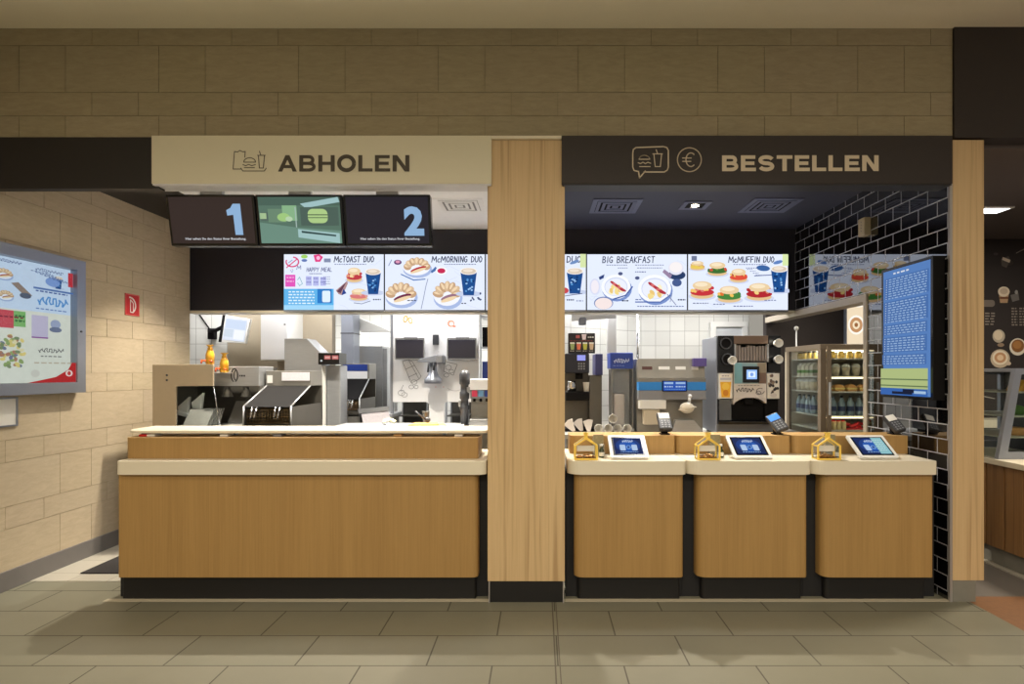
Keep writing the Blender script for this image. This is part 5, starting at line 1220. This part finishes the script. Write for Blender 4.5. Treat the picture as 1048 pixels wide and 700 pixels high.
part('side_hinge', MB().tube([(X(723.5, Yq), Yq+.1, Z(369, Yq)), (X(723.5, Yq), Yq+.1, Z(386, Yq))], .008).ball((X(723.5, Yq), Yq+.08, Z(392, Yq)), .016, 6).ball((X(723.5, Yq), Yq+.08, Z(399, Yq)), .02, 6), M_steeld, p)

# big coffee machine
WZ = 1.03; Yq = 5.02
p = thing('coffee_machine', (X(765, Yq), Yq, WZ), 'large black and grey coffee machine with a lit blue screen behind the middle counter', 'coffee machine')
xl, xr = X(735, Yq), X(799, Yq)
zt = Z(343.5, Yq); zb = Z(431, Yq)
part('rear_body', MB().box(xl-.0, xr, Yq+.12, Yq+.46, WZ+.025, zt-.004, .008), M_alu, p)
part('side_wall', MB().box(xl-.012, xl-.0005, Yq+.02, Yq+.46, WZ+.025, zt-.01, .002), M_alu, p)
def cpan(px0, px1, py0, py1, m, name, d0=0., d1=.12, bev=.003): return part(name, MB().box(X(px0, Yq), X(px1, Yq), Yq+d0, Yq+d1, Z(py1, Yq), Z(py0, Yq), bev), m, p)
cpan(735, 751, 343.5, 381, M_blk, 'left_cup_tower'); cpan(786.5, 799, 343.5, 381, M_blk, 'right_cup_tower')
M_brn = mat('warm brown hood', (112,92,78), .4, .4)
cpan(751.2, 786.3, 343.5, 352, M_brn, 'top_hood'); cpan(751.2, 786.3, 352.2, 370.5, M_mblk, 'magazine_back', .05)
b = MB(); random.seed(2)
for k in range(11): b.box(X(753+k*3.0, Yq), X(755.4+k*3.0, Yq), Yq+.005, Yq+.05, Z(369.5, Yq), Z(354.5-random.uniform(-1,1.5), Yq), .003)
part('cup_sleeves', b, mat('grey stacked sleeves', (134,124,118), .6), p)
b = MB()
for a_ in (751.6, 785.2): b.box(X(a_, Yq), X(a_+1.4, Yq), Yq-.004, Yq+.05, Z(370.5, Yq), Z(352.2, Yq))
part('magazine_rails', b, M_steel, p)
for (px, py, big) in ((742.5, 351.5, 0), (744, 367.5, 1)):
    part('cup_holder', MB().cyl((X(px, Yq), Yq-.015, Z(py, Yq)), (X(px, Yq), Yq-.0005, Z(py, Yq)), .05), M_mblk, p)
    part('cup_holder_rim', MB().ring([(X(px, Yq)+.052*math.cos(t), Z(py, Yq)+.052*math.sin(t)) for t in (2*PI*i/20 for i in range(20))], [(X(px, Yq)+.042*math.cos(t), Z(py, Yq)+.042*math.sin(t)) for t in (2*PI*i/20 for i in range(20))], Yq-.02, Yq-.0152), M_dgrey, p)
M_pan = canvas_mat('machine graphics', 0, .4)
part('centre_panel', MB().prism([(X(750.5, Yq), Z(371, Yq)), (X(784, Yq), Z(371, Yq)), (X(784, Yq), Z(413, Yq))] + [(X(784-1.5-30.5*i/8, Yq), Z(413-6.5*math.sin(PI*(i+.3)/8.6)**.7, Yq)) for i in range(9)] + [(X(750.5, Yq), Z(414, Yq))], Yq-.01, Yq+.12, 'y'), mat('pale machine front', (206,200,196), .4), p)
c = Canvas(33, 42, (X(751, Yq), Yq-.0112, Z(371.3, Yq)), (X(783.6, Yq)-X(751, Yq), 0, 0), (0, 0, -(Z(371.3, Yq)-Z(407, Yq))), eps=.0002)
c.rect(0, 0, 33, 25, (138,168,176)); c.rect(0, 0, 8, 25, (120,172,186)); c.rect(24, 0, 33, 12, (150,138,120)); c.rect(25, 12, 33, 25, (120,96,84)); c.rect(0, 25, 33, 42, (214,208,204))
c.squiggle(2, 29, 18, 6.5, (50,46,50), .12, 5); c.arc(27, 34, 4, 3.5, .7, (80,76,80), 0, 300); c.arc(25, 36, 2.5, 2, .6, (80,76,80)); c.scribble(4, 27, 22, (110,106,110), .7, 3); c.build('front_print', M_pan, p)
cpan(759.5, 776, 375, 391.5, M_blk, 'screen_bezel', -.026, -.012)
c = Canvas(12, 10, (X(763, Yq), Yq-.0265, Z(378.5, Yq)), (X(775, Yq)-X(763, Yq)-.012, 0, 0), (0, 0, -(Z(378.5, Yq)-Z(388, Yq))), eps=.0002)
c.rect(0, 0, 12, 10, (150,190,250)); c.rect(2, 2, 10, 8, (224,238,255)); c.ell(6, 5, 2, 2, (120,160,230)); c.build('screen_image', C_emit, p)
def poster(px0, px1, py0, py1, kind):
    part('picture_panel', MB().box(X(px0, Yq), X(px1, Yq), Yq-.004, Yq+.12, Z(py1, Yq), Z(py0, Yq), .002), M_wht2, p)
    c = Canvas(14, 27, (X(px0+.4, Yq), Yq-.0052, Z(py0+.4, Yq)), (X(px1-.4, Yq)-X(px0+.4, Yq), 0, 0), (0, 0, -(Z(py0+.4, Yq)-Z(py1-.4, Yq))), eps=.0002)
    if kind == 'y':
        c.rect(0, 0, 14, 27, (232,226,214)); c.scribble(3, 2, 8, (150,140,150), 1, 3); c.rect(1, 4.5, 13, 7, (190,190,200)); c.poly([(1,9),(13,9),(11.5,26),(2.5,26)], (236,176,40)); c.ell(7, 14, 4, 4, (246,204,80)); c.ell(7, 21, 3, 3.5, (206,130,30))
    else:
        c.rect(0, 0, 14, 27, (226,222,214))
        for q in range(16): c.ell(random.uniform(1.5,12.5), random.uniform(2,22), 1.8, 1.6, random.choice([(60,52,54),(110,92,84),(150,130,110),(40,40,46)]), rot=random.uniform(0,90), n=10)
        c.ell(7, 23.5, 4, 2.4, (206,200,196))
    c.build('picture', C_print, p)
poster(735.5, 749.5, 382, 408, 'y'); poster(785, 797.5, 382, 408, 'b')
cpan(735, 750, 409, 430.5, M_mblk, 'left_bay', .05); cpan(751, 784.5, 406, 430.5, M_mblk, 'dispensing_bay', .07); cpan(785, 799, 409, 430.5, M_mblk, 'right_bay', .05)
part('bay_glass', MB().box(X(736, Yq), X(748.5, Yq), Yq+.0, Yq+.004, Z(430, Yq), Z(409, Yq)), M_clear, p)
part('spout', MB().box(X(763, Yq), X(772, Yq), Yq+.02, Yq+.07, Z(414, Yq), Z(408, Yq), .005), M_mblk, p)
part('drip_tray', MB().box(X(735, Yq), X(799, Yq), Yq-.03, Yq+.12, Z(434, Yq), zb, .003), M_blk, p)
part('base_feet', MB().box(X(737, Yq), X(797, Yq), Yq, Yq+.4, WZ+.001, WZ+.03), M_dgrey, p)
for (px, py, lb) in ((746.5, 369, 'white cup in the left holder of the coffee machine'), (793, 351.5, 'white cup standing out at the upper right of the coffee machine'), (793, 368, 'white cup standing out at the lower right of the coffee machine')):
    R = Matrix.Translation((X(px, Yq), Yq-.0525, Z(py, Yq))) @ Matrix.Rotation(math.radians(90), 4, 'X')
    solo('paper_cup', MB().lathe([(.026, -.03), (.034, .03), (.038, .032), (.038, .036), (.031, .034), (.024, -.026)], M=R), M_wht2, lb, 'cup', 'white paper cups lying in the coffee machine holders')

# glass door to storage behind machine (white door frame on back wall)
p = thing('kitchen_door', (X(748, 7.75), 7.76, 0), 'white framed kitchen door in the tiled wall behind the coffee machine', 'door')
part('frame', MB().frame(X(728, 7.7), X(766, 7.7), 0, Z(329, 7.7), .07, 7.72, 7.799), M_wht2, p)
part('leaf', MB().box(X(728, 7.7)+.07, X(766, 7.7)-.07, 7.75, 7.78, .01, Z(329, 7.7)-.07), mat('pale grey door', (196,200,204), .5), p)
part('upper_pane', MB().box(X(738, 7.7), X(756, 7.7), 7.744, 7.75, 1.5, 2.05), M_grey, p)

# glass front refrigerators
def fridge():
    x0, x1, y0, y1, zb, zt = 2.565, 3.27, 5.2, 5.96, 0., Z(352, 5.2)
    p = thing('display_fridge', ((x0+x1)/2, y0, 0), 'tall glass display fridge with drinks and snacks in the side opening', 'display fridge')
    M_fr = mat('taupe fridge frame', (122,109,92), .4, .3)
    part('base', MB().box(x0, x1, y0+.01, y1, 0, .35, .005), M_fr, p)
    part('roof', MB().box(x0, x1, y0+.01, y1, zt-.05, zt, .004), M_fr, p)
    part('rear_wall', MB().box(x0, x1, y1-.03, y1, .35, zt-.05), mat('fridge inner wall', (206,196,176), .5), p)
    part('right_wall', MB().box(x1-.03, x1, y0+.03, y1-.03, .35, zt-.05), MATS['fridge inner wall'], p)
    part('corner_post', MB().box(x0, x0+.05, y0+.002, y0+.06, .35, zt-.05).box(x0, x0+.03, y1-.09, y1-.03, .35, zt-.05), M_fr, p)
    d = part('door', MB().frame(x0+.052, x1, .36, zt-.02, .035, y0-.02, y0+.0015), M_fr, p)
    part('door_glass', MB().box(x0+.088, x1-.036, y0-.008, y0-.003, .397, zt-.058), M_glass, d)
    part('side_glass', MB().box(x0+.006, x0+.011, y0+.06, y1-.09, .352, zt-.052), M_glass, p)
    part('handle', MB().box(x0+.06, x0+.075, y0-.045, y0-.0205, 1.2, 1.5, .004), M_steel, p)
    zs = [Z(v, 5.45) for v in (365.5, 384, 403.5, 423)]
    zs = [Z(367, 5.45), Z(385, 5.45), Z(400, 5.45), Z(424, 5.45), Z(438, 5.45)]
    for z in zs: part('shelf', MB().box(x0+.052, x1-.031, y0+.05, y1-.04, z-.012, z), mat('white wire shelf', (226,222,210), .4), p)
    part('light_strip', MB().box(x0+.06, x1-.05, y0+.03, y0+.05, zt-.065, zt-.051).box(x0+.06, x1-.05, y0+.036, y0+.049, zs[1]-.02, zs[1]-.0125).box(x0+.06, x1-.05, y0+.036, y0+.049, zs[3]-.02, zs[3]-.0125), mat('fridge led', (255,232,190), emit=3, ecol=(255,232,190)), p)
    return x0, x1, y0, y1, zs
x0, x1, y0, y1, zs = fridge()
random.seed(21)
def copies(proto, spots, labels, group):
    out = []
    for k, s in enumerate(spots):
        o = proto if k == 0 else dup(proto, s)
        o['label'] = labels[k] if k < len(labels) else labels[-1]
        o['group'] = group; out.append(o)
    return out
ordn = ['leftmost', 'second from the left', 'third from the left', 'fourth from the left', 'fifth from the left', 'sixth from the left', 'seventh from the left', 'eighth from the left']
def row(name, build, n, xa, xb, y, z, what, where, cat, group):
    spots = [(xa+(xb-xa)*k/(n-1), y, z+.0005) for k in range(n)]
    pr_ = build(name, spots[0])
    pr_['category'] = cat
    copies(pr_, spots, [('%s, %s %s' % (what, ordn[k], where)).strip() for k in range(n)], group)
def b_jar(name, s):
    o = thing(name, s, None, None); x, y, z = s
    part('body', MB().lathe([(.028, 0), (.03, .004), (.03, .045), (.022, .056), (.022, .06)], s, 14), mat('amber juice', (206,176,90), .2), o); part('lid', MB().cyl((x,y,z+.06), (x,y,z+.07), .024), M_dgrey, o); return o
def b_bottle(name, s):
    o = thing(name, s, None, None); x, y, z = s
    part('body', MB().lathe([(.03, 0), (.033, .006), (.033, .11), (.014, .15), (.013, .165)], s, 14), mat('water bottle plastic', (170,190,200), .2, trans=.3), o)
    part('bottle_label', MB().lathe([(.0336, .04), (.0336, .085)], s, 14, caps=False), mat('dark blue label', (56,70,110), .5), o); part('cap', MB().cyl((x,y,z+.165), (x,y,z+.182), .014), M_dgrey, o); return o
def b_cup(name, s):
    o = thing(name, s, None, None); x, y, z = s
    part('cup', MB().lathe([(.026, 0), (.037, .085)], s, 14), mat('yoghurt cup', (226,214,190), .4), o); part('lid', MB().lathe([(.039, .085), (.038, .095), (.02, .115), (.004, .118)], s, 14), M_wht2, o); return o
def b_sand(name, s):
    o = thing(name, s, None, None); x, y, z = s
    part('bread', MB().prism([(x-.045, z), (x+.045, z), (x+.045, z+.045), (x, z+.07), (x-.045, z+.05)], y-.04, y+.04, 'y', bev=.012), M_bread, o); part('filling', MB().box(x-.047, x+.047, y-.043, y+.04, z+.018, z+.034, .006), mat('sandwich filling', (226,206,130), .6, noise=.4, nscale=60), o); return o
def b_carton(name, s):
    o = thing(name, s, None, None); x, y, z = s
    part('carton', MB().box(x-.03, x+.03, y-.03, y+.03, z, z+.1, .003).prism([(x-.03, z+.1), (x+.03, z+.1), (x, z+.13)], y-.03, y+.03, 'y'), mat('milk carton card', (214,206,186), .5, noise=.3, nscale=30), o); part('print_band', MB().box(x-.031, x+.031, y-.031, y+.031, z+.03, z+.06), M_green, o); return o
row('juice_jar', b_jar, 7, 2.66, 3.15, 5.34, zs[0], 'amber juice jar on the top fridge shelf', '', 'jar', 'juice jars on the top shelf of the display fridge')
row('dessert_cup', b_cup, 6, 2.68, 3.15, 5.34, zs[1]-.0, 'domed dessert cup on the second fridge shelf', '', 'dessert cup', 'dessert cups on the second shelf of the display fridge')
row('sandwich', b_sand, 5, 2.68, 3.14, 5.34, zs[2], 'filled bread roll on the third fridge shelf', '', 'sandwich', 'filled rolls on the third shelf of the display fridge')
row('water_bottle', b_bottle, 7, 2.66, 3.15, 5.33, zs[3], 'water bottle on the fourth fridge shelf', '', 'bottle', 'water bottles on the fourth shelf of the display fridge')
row('milk_carton', b_carton, 4, 2.64, 2.66, 5.5, zs[1], 'x', 'x', 'carton', 'x') if False else None
spots = [(2.66, 5.52+k*.09, zs[1]+.0005) for k in range(4)]
o = b_carton('milk_carton', spots[0]); o['category'] = 'carton'
copies(o, spots, ['milk carton with green band behind the side glass of the fridge, %s from the front' % w for w in ('first', 'second', 'third', 'fourth')], 'milk cartons behind the side glass of the display fridge')
def side_row(name, build, z, ys, what, cat, group):
    spots = [(2.655, y, z+.0005) for y in ys]
    o = build(name, spots[0]); o['category'] = cat
    copies(o, spots, ['%s, %s from the door' % (what, w) for w in ('first', 'second', 'third', 'fourth')], group)
side_row('dessert_cup', b_cup, zs[2], (5.52, 5.62, 5.72, 5.82), 'dessert cup seen through the side glass, third shelf', 'dessert cup', 'dessert cups behind the side glass of the display fridge')
side_row('water_bottle', b_bottle, zs[3], (5.52, 5.62, 5.72, 5.82), 'water bottle seen through the side glass, fourth shelf', 'bottle', 'water bottles behind the side glass of the display fridge')
side_row('juice_jar', b_jar, zs[0], (5.5, 5.6, 5.7, 5.8), 'juice jar seen through the side glass, top shelf', 'jar', 'juice jars behind the side glass of the display fridge')
# red snack tray and packs on the bottom shelf
for k, (xa, w, lb) in enumerate(((2.99, .30, 'red snack tray filled with small red packs at the bottom of the fridge'),)):
    p = thing('snack_tray', (xa, 5.36, zs[4]), lb, 'snack tray')
    part('tray', MB().box(xa-w/2, xa+w/2, 5.28, 5.46, zs[4]+.0005, zs[4]+.012, .003), M_red, p)
    b = MB()
    for q in range(24): b.box(-.02, .02, -.015, .015, -.009, .009, .004, M=Matrix.Translation((xa+random.uniform(-w/2+.03, w/2-.03), random.uniform(5.31, 5.43), zs[4]+.026+random.uniform(0, .03))) @ Matrix.Rotation(random.uniform(0, 3), 4, 'Z') @ Matrix.Rotation(random.uniform(-.4, .4), 4, 'X'))
    o = part('snack_packs', b, M_red, p); o['kind'] = 'stuff'
spots = [(2.64+k*.045, 5.3, zs[4]+.0005) for k in range(5)]
def b_pack(name, s):
    o = thing(name, s, None, None); x, y, z = s
    part('packet', MB().box(x-.016, x+.016, y-.03, y+.03, z, z+.075, .004), mat('snack packet paper', (206,188,140), .5, noise=.4, nscale=50), o); part('packet_top', MB().box(x-.016, x+.016, y-.004, y+.004, z+.075, z+.088), M_red, o); return o
o = b_pack('snack_packet', spots[0]); o['category'] = 'snack packet'
copies(o, spots, ['small upright snack packet on the bottom fridge shelf, %s of five' % ordn[k] for k in range(5)], 'snack packets on the bottom shelf of the display fridge')
# backlit picture in the side room
Yq = 7.14
p = thing('backlit_sign', (X(876, Yq), Yq, 1.9), 'bright backlit poster with a coffee cup above the display fridge', 'light box')
lx0, lx1, lz0, lz1 = X(866, Yq), X(892, Yq), 1.86, Z(300, Yq)+.25
part('case', MB().box(lx0, lx1, Yq, 7.199, lz0, lz1, .003), M_alu, p)
c = Canvas(26, 70, (lx0+.01, Yq-.001, lz1-.01), (lx1-lx0-.02, 0, 0), (0, 0, -(lz1-lz0-.02)), eps=.0003)
c.rect(0, 0, 26, 70, (236,216,184)); c.ell(13, 24, 8, 7, (246,240,226)); c.ell(13, 24, 5, 4, (176,130,90)); c.ell(10, 47, 9, 9, (250,244,232)); c.ell(10, 47, 7, 7, (190,140,96)); c.ell(10, 47, 4, 4, (240,222,190)); c.ell(10, 47, 2, 2, (150,100,60))
c.build('poster_image', C_emit, p)
p = thing('hanging_lamp_rod', (X(815, 6.6), 6.6, 1.2), 'thin white vertical rod standing before the dark wall left of the display fridge', 'rod')
part('rod', MB().cyl((X(815, 6.6), 6.6, 0), (X(815, 6.6), 6.6, Z(337, 6.6)), .008), M_wht2, p); part('head', MB().ball((X(815, 6.6), 6.6, Z(336, 6.6)), .026, 8), M_wht2, p)
part('foot', MB().cyl((X(815, 6.6), 6.6, 0), (X(815, 6.6), 6.6, .02), .1), M_grey, p)

# ================================================================== FAR RIGHT SHOP
YW = 6.83
struct('wall_right_back', MB().box(4.305, 6.395, YW, YW+.1, 0, CZ), mat('chalk board wall', (46,41,42), .7))
struct('wall_right_outer', MB().box(6.4, 6.5, 3.0, YW, 0, HZ), M_fascia)
def mc(): return Canvas(124, 210, (4.9, YW-.002, Z(245, YW)), (124*YW/F, 0, 0), (0, 0, -210*YW/F), eps=.0003)
# pixel-like units: u 0 = where x is 4.9
u0 = VX + 4.9*F/YW   # photo column of the canvas left edge
def cu(px): return px-u0
cw = (206,186,158)
Xa = cu
pm = thing('wall_picture', (5.4, YW, 1.0), 'mural of coffee cups and menu text on the dark wall right of the narrow pillar', 'mural')
part('panel', MB().box(4.88, 6.39, YW-.0018, YW-.0005, .9, 3.15), MATS['chalk board wall'], pm)
c = mc()
c.ell(cu(1032), 24, 5, 3, (60,52,50)); c.poly([(cu(1024.5),20),(cu(1032),17),(cu(1034),21),(cu(1030),29),(cu(1025),27)], (90,84,80)); c.poly([(cu(1026),18),(cu(1034),21),(cu(1033),24),(cu(1025.5),21)], (220,206,190))
c.build('tilted_cup_drawing', C_print, pm); c = mc()
c.line([(cu(1040),14),(cu(1048),10),(cu(1054),12)], .8, (150,140,130)); c.ell(cu(1019), 15, 2.5, 1.4, (70,60,64))
c.build('steam_line_drawing', C_print, pm); c = mc()
c.poly([(cu(1022),55),(cu(1032.5),55),(cu(1031),65),(cu(1023.5),65)], (180,150,120)); c.ell(cu(1027.2), 53.5, 6, 5.2, (226,214,196)); c.ell(cu(1027.2), 53, 4, 3.2, (200,184,166)); c.rect(cu(1023), 59, cu(1032), 61, (110,70,50))
c.build('tall_latte_drawing', C_print, pm); c = mc()
c.poly([(cu(1034),57),(cu(1042),55),(cu(1043),62),(cu(1036),64)], (110,108,108)); c.ell(cu(1040), 54, 1.6, 2.2, (150,150,150))
c.build('carton_drawing', C_print, pm); c = mc()
c.poly(rr(cu(1004), 62, cu(1018), 69, 3, 4), (120,112,106))
c.build('speech_plate_drawing', C_print, pm); c = mc()
for q in range(5): c.scribble(cu(1008), 75+q*2.8, 10, (140,132,126), 1.3, 5)
c.build('menu_text', C_print, pm); c = mc()
for q in range(7): c.scribble(cu(1035), 70+q*2.8, 6, (140,132,126), 1.4, 3); c.scribble(cu(1043), 70+q*2.8, 7, (140,132,126), 1.4, 3)
c.build('menu_text', C_print, pm); c = mc()
c.ell(cu(1022), 99, 6.4, 6.8, (186,176,160)); c.ell(cu(1021.5), 98, 4.6, 5, (222,208,186)); c.ell(cu(1024), 108, 3.5, 2, (150,130,110))
c.build('glass_drawing', C_print, pm); c = mc()
c.ell(cu(1041.5), 110, 8.5, 8.8, (226,220,208)); c.ell(cu(1041.5), 109, 6.6, 6.6, (140,96,56)); c.ell(cu(1041), 108, 4.4, 4, (170,122,74))
c.build('espresso_bowl_drawing', C_print, pm); c = mc()
c.ell(cu(1023.5), 122, 10, 9.6, (196,180,158)); c.ell(cu(1023.5), 121, 8, 7.4, (232,222,204)); c.ell(cu(1023.5), 121, 6, 5.4, (196,150,112)); c.ell(cu(1023.5), 121, 3.4, 3, (232,206,176)); c.ell(cu(1032), 127, 2.6, 2, (206,190,170))
c.build('cappuccino_drawing', C_print, pm); c = mc()
c.rect(cu(1030), 135, cu(1056), 136.5, (170,150,130)); c.line([(cu(1004),160),(cu(1018),163)], .8, (180,176,170))
c.build('underline', C_print, pm)
# side counter running towards the viewer
p = thing('side_counter', (3.9, 5.2, 0), 'brown planked counter with pale top right of the narrow pillar', 'counter')
sx = 3.74
part('plank_front', MB().box(sx, sx+.03, 4.2, 5.5, .155, .84, 0), M_slat, p)
b = MB()
for k in range(7): b.box(sx-.012, sx, 4.2+k*.185+.008, 4.2+(k+1)*.185-.008, .157, .838, .003)
part('planks', b, M_slat, p)
part('end_panel', MB().box(sx+.03, 4.4, 4.2, 4.23, .155, .84), M_slat, p)
part('body', MB().box(sx+.03, 4.4, 4.23, 5.5, .155, .84), M_black, p)
part('counter_top', MB().box(sx-.05, 4.45, 4.15, 5.52, .84, .885, .004), M_shelf, p)
part('plinth', MB().box(sx+.03, 4.38, 4.24, 5.5, 0, .155), M_conc, p)
struct('trim_6', MB().box(sx-.03, sx+.028, 4.1, 5.6, -.01, .012), M_wtile)
p = thing('cake_display', (4.1, 5.0, .885), 'grey framed slanted glass display case on the planked counter', 'display case')
ex = 3.86; z0 = .8855; z1 = Z(377, 4.72)
side = [(3.72, z0), (4.4, z0), (4.4, z1), (3.86, z1)]
inn = [(3.80, z0+.06), (4.34, z0+.06), (4.34, z1-.05), (3.91, z1-.05)]
part('end_frame', MB().ring(side, inn, 4.62, 4.66), M_alu, p)
part('end_frame', MB().ring(side, inn, 5.36, 5.40), M_alu, p)
part('end_glass', MB().prism(inn, 4.635, 4.64, 'y'), M_glass, p)
part('front_glass', MB().prism([(3.728, z0+.01), (3.736, z0+.01), (3.872, z1-.03), (3.864, z1-.03)], 4.66, 5.36, 'y'), M_glass, p)
part('top', MB().box(3.86, 4.4, 4.66, 5.36, z1-.03, z1, .003), M_alu, p)
for zz, xx in ((1.05, 3.8), (1.22, 3.84), (1.42, 3.87)): part('glass_shelf', MB().box(xx+.02, 4.36, 4.68, 5.34, zz, zz+.01), mat('pale shelf', (186,184,170), .3), p)
part('rear_wall', MB().box(4.37, 4.39, 4.66, 5.36, z0, z1-.03), M_dgrey, p)
for k, (x, zz, mm, nm, lb) in enumerate(((4.03, 1.06, M_bread, 'cake', 'pale cake on the lowest shelf of the slanted display case'), (4.05, 1.23, M_green, 'salad_tub', 'green salad tub on the middle shelf of the slanted display case'), (4.1, 1.43, M_pyel, 'cheese_wedge', 'yellow pastry block on the top shelf of the slanted display case'))):
    b = MB()
    if k == 0: b.lathe([(.08, .001), (.085, .005), (.085, .055), (.07, .065)], (x, 4.85, zz))
    elif k == 1: b.lathe([(.06, .001), (.08, .05), (.05, .075), (.01, .085)], (x, 4.85, zz))
    else: b.prism([(x-.08, zz+.001), (x+.08, zz+.001), (x+.07, zz+.09), (x-.03, zz+.1)], 4.78, 4.92, 'y', bev=.01)
    solo(nm, b, mm, lb, 'food')
# far back light worktop seen past the pillar
p = thing('back_shelf', (4.9, 6.5, 1.15), 'pale shelf against the dark mural wall behind the display case', 'shelf')
part('board', MB().box(4.35, 6.3, 6.5, YW-.001, Z(438, 6.5), Z(430, 6.5), .003), M_shelf, p)
part('cabinet', MB().box(4.35, 6.3, 6.55, YW-.001, 0, Z(438, 6.5)), M_dgrey, p)
# slim ceiling light panel
p = thing('ceiling_light', (X(1018, 5.6), 5.6, CZ), 'bright slim ceiling light right of the narrow pillar', 'ceiling light')
part('lens', MB().box(X(1000, 5.6), X(1026, 5.6), 5.5, 5.68, CZ-.012, CZ-.0005), mat('panel glow', (250,250,246), emit=5), p)
part('trim_ring', MB().frame(X(1000, 5.6)-.02, X(1026, 5.6)+.02, 5.48, 5.70, .02, CZ-.014, CZ-.0005, 'z'), M_white, p)

# ================================================================== LIGHTS
def area(name, loc, size, power, col, rot=(0,0,0), sy=None, spread=180):
    l = bpy.data.lights.new(name, 'AREA'); l.energy = power; l.color = col; l.size = size
    if sy: l.shape = 'RECTANGLE'; l.size_y = sy
    else: l.shape = 'DISK'
    l.spread = math.radians(spread)
    o = bpy.data.objects.new(name, l); COL.objects.link(o); o.location = loc; o.rotation_euler = rot
    return o
WARM = (1, .87, .68); NEU = (1, .95, .88)
for x in (-3.0, -1.5, 0, 1.5, 3.0):
    area('hall_lamp', (x, 1.1, 3.93), .22, 14, WARM, spread=150)
for x in (-3.3, -1.1, 1.1, 3.3):
    area('hall_lamp', (x, -2.2, 3.93), .4, 95, WARM)
for x, e in ((-2.9, 38), (-1.48, 50), (0, 52), (1.48, 52)):
    area('shop_downlight', (x, 5.44, 3.165), .07, e, (1, .9, .74), spread=96)
for x, y in ((-4.2, 8.2), (-2.4, 8.6), (-.9, 8.3)):
    area('kitchen_panel', (x, y, 2.70), .9, 32, (1, .98, .95), sy=.4)
area('kitchen_panel', (-3.9, 6.75, 2.70), .9, 16, (1, .98, .95), sy=.2)
area('kitchen_panel', (-2.6, 6.68, 2.70), .9, 18, (1, .98, .96), sy=.15)
area('kitchen_panel', (-1.2, 6.72, 2.70), .9, 17, (1, .98, .96), sy=.15)
area('kitchen_panel', (1.0, 6.9, 2.70), .9, 20, (1, .98, .95), sy=.3)
area('kitchen_panel', (2.2, 7.0, 2.70), .9, 16, (1, .98, .95), sy=.3)
area('added_fill', (-2.4, 5.0, 3.16), .8, 9, (1, .98, .95), sy=.3, spread=110)  # these three are added fill lights that brighten the kitchen equipment, no real fixtures
area('added_fill', (-1.2, 5.0, 3.16), .8, 10, (1, .98, .95), sy=.3, spread=110)
area('added_fill', (1.2, 4.75, 3.16), .5, 12, (1, .98, .95), sy=.2, spread=120)
area('fridge_lamp', (2.9, 5.5, 1.79), .5, 3.5, (1, .93, .8), sy=.3)
area('side_room_lamp', (3.7, 6.3, 3.1), .6, 14, NEU)
area('side_shop_lamp', (4.6, 4.6, 3.16), .5, 75, WARM)

w = bpy.data.worlds.new('World'); S.world = w; w.use_nodes = True
w.node_tree.nodes['Background'].inputs[0].default_value = (1, .94, .82, 1)
w.node_tree.nodes['Background'].inputs[1].default_value = .31

# ================================================================== CAMERA
cam = bpy.data.cameras.new('Camera'); co = bpy.data.objects.new('Camera', cam); COL.objects.link(co)
cam.sensor_fit = 'HORIZONTAL'; cam.sensor_width = 36; cam.lens = F*36/1048
cam.shift_x = -(VX-524)/1048; cam.shift_y = (VY-350)/1048; cam.clip_start = .05; cam.clip_end = 100
co.location = (0, 0, H); co.rotation_euler = (PI/2, 0, 0)
S.camera = co
vs = S.view_settings; vs.view_transform = 'Standard'; vs.look = 'None'; vs.gamma = 1; vs.exposure = 0.16; vs.use_curve_mapping = False
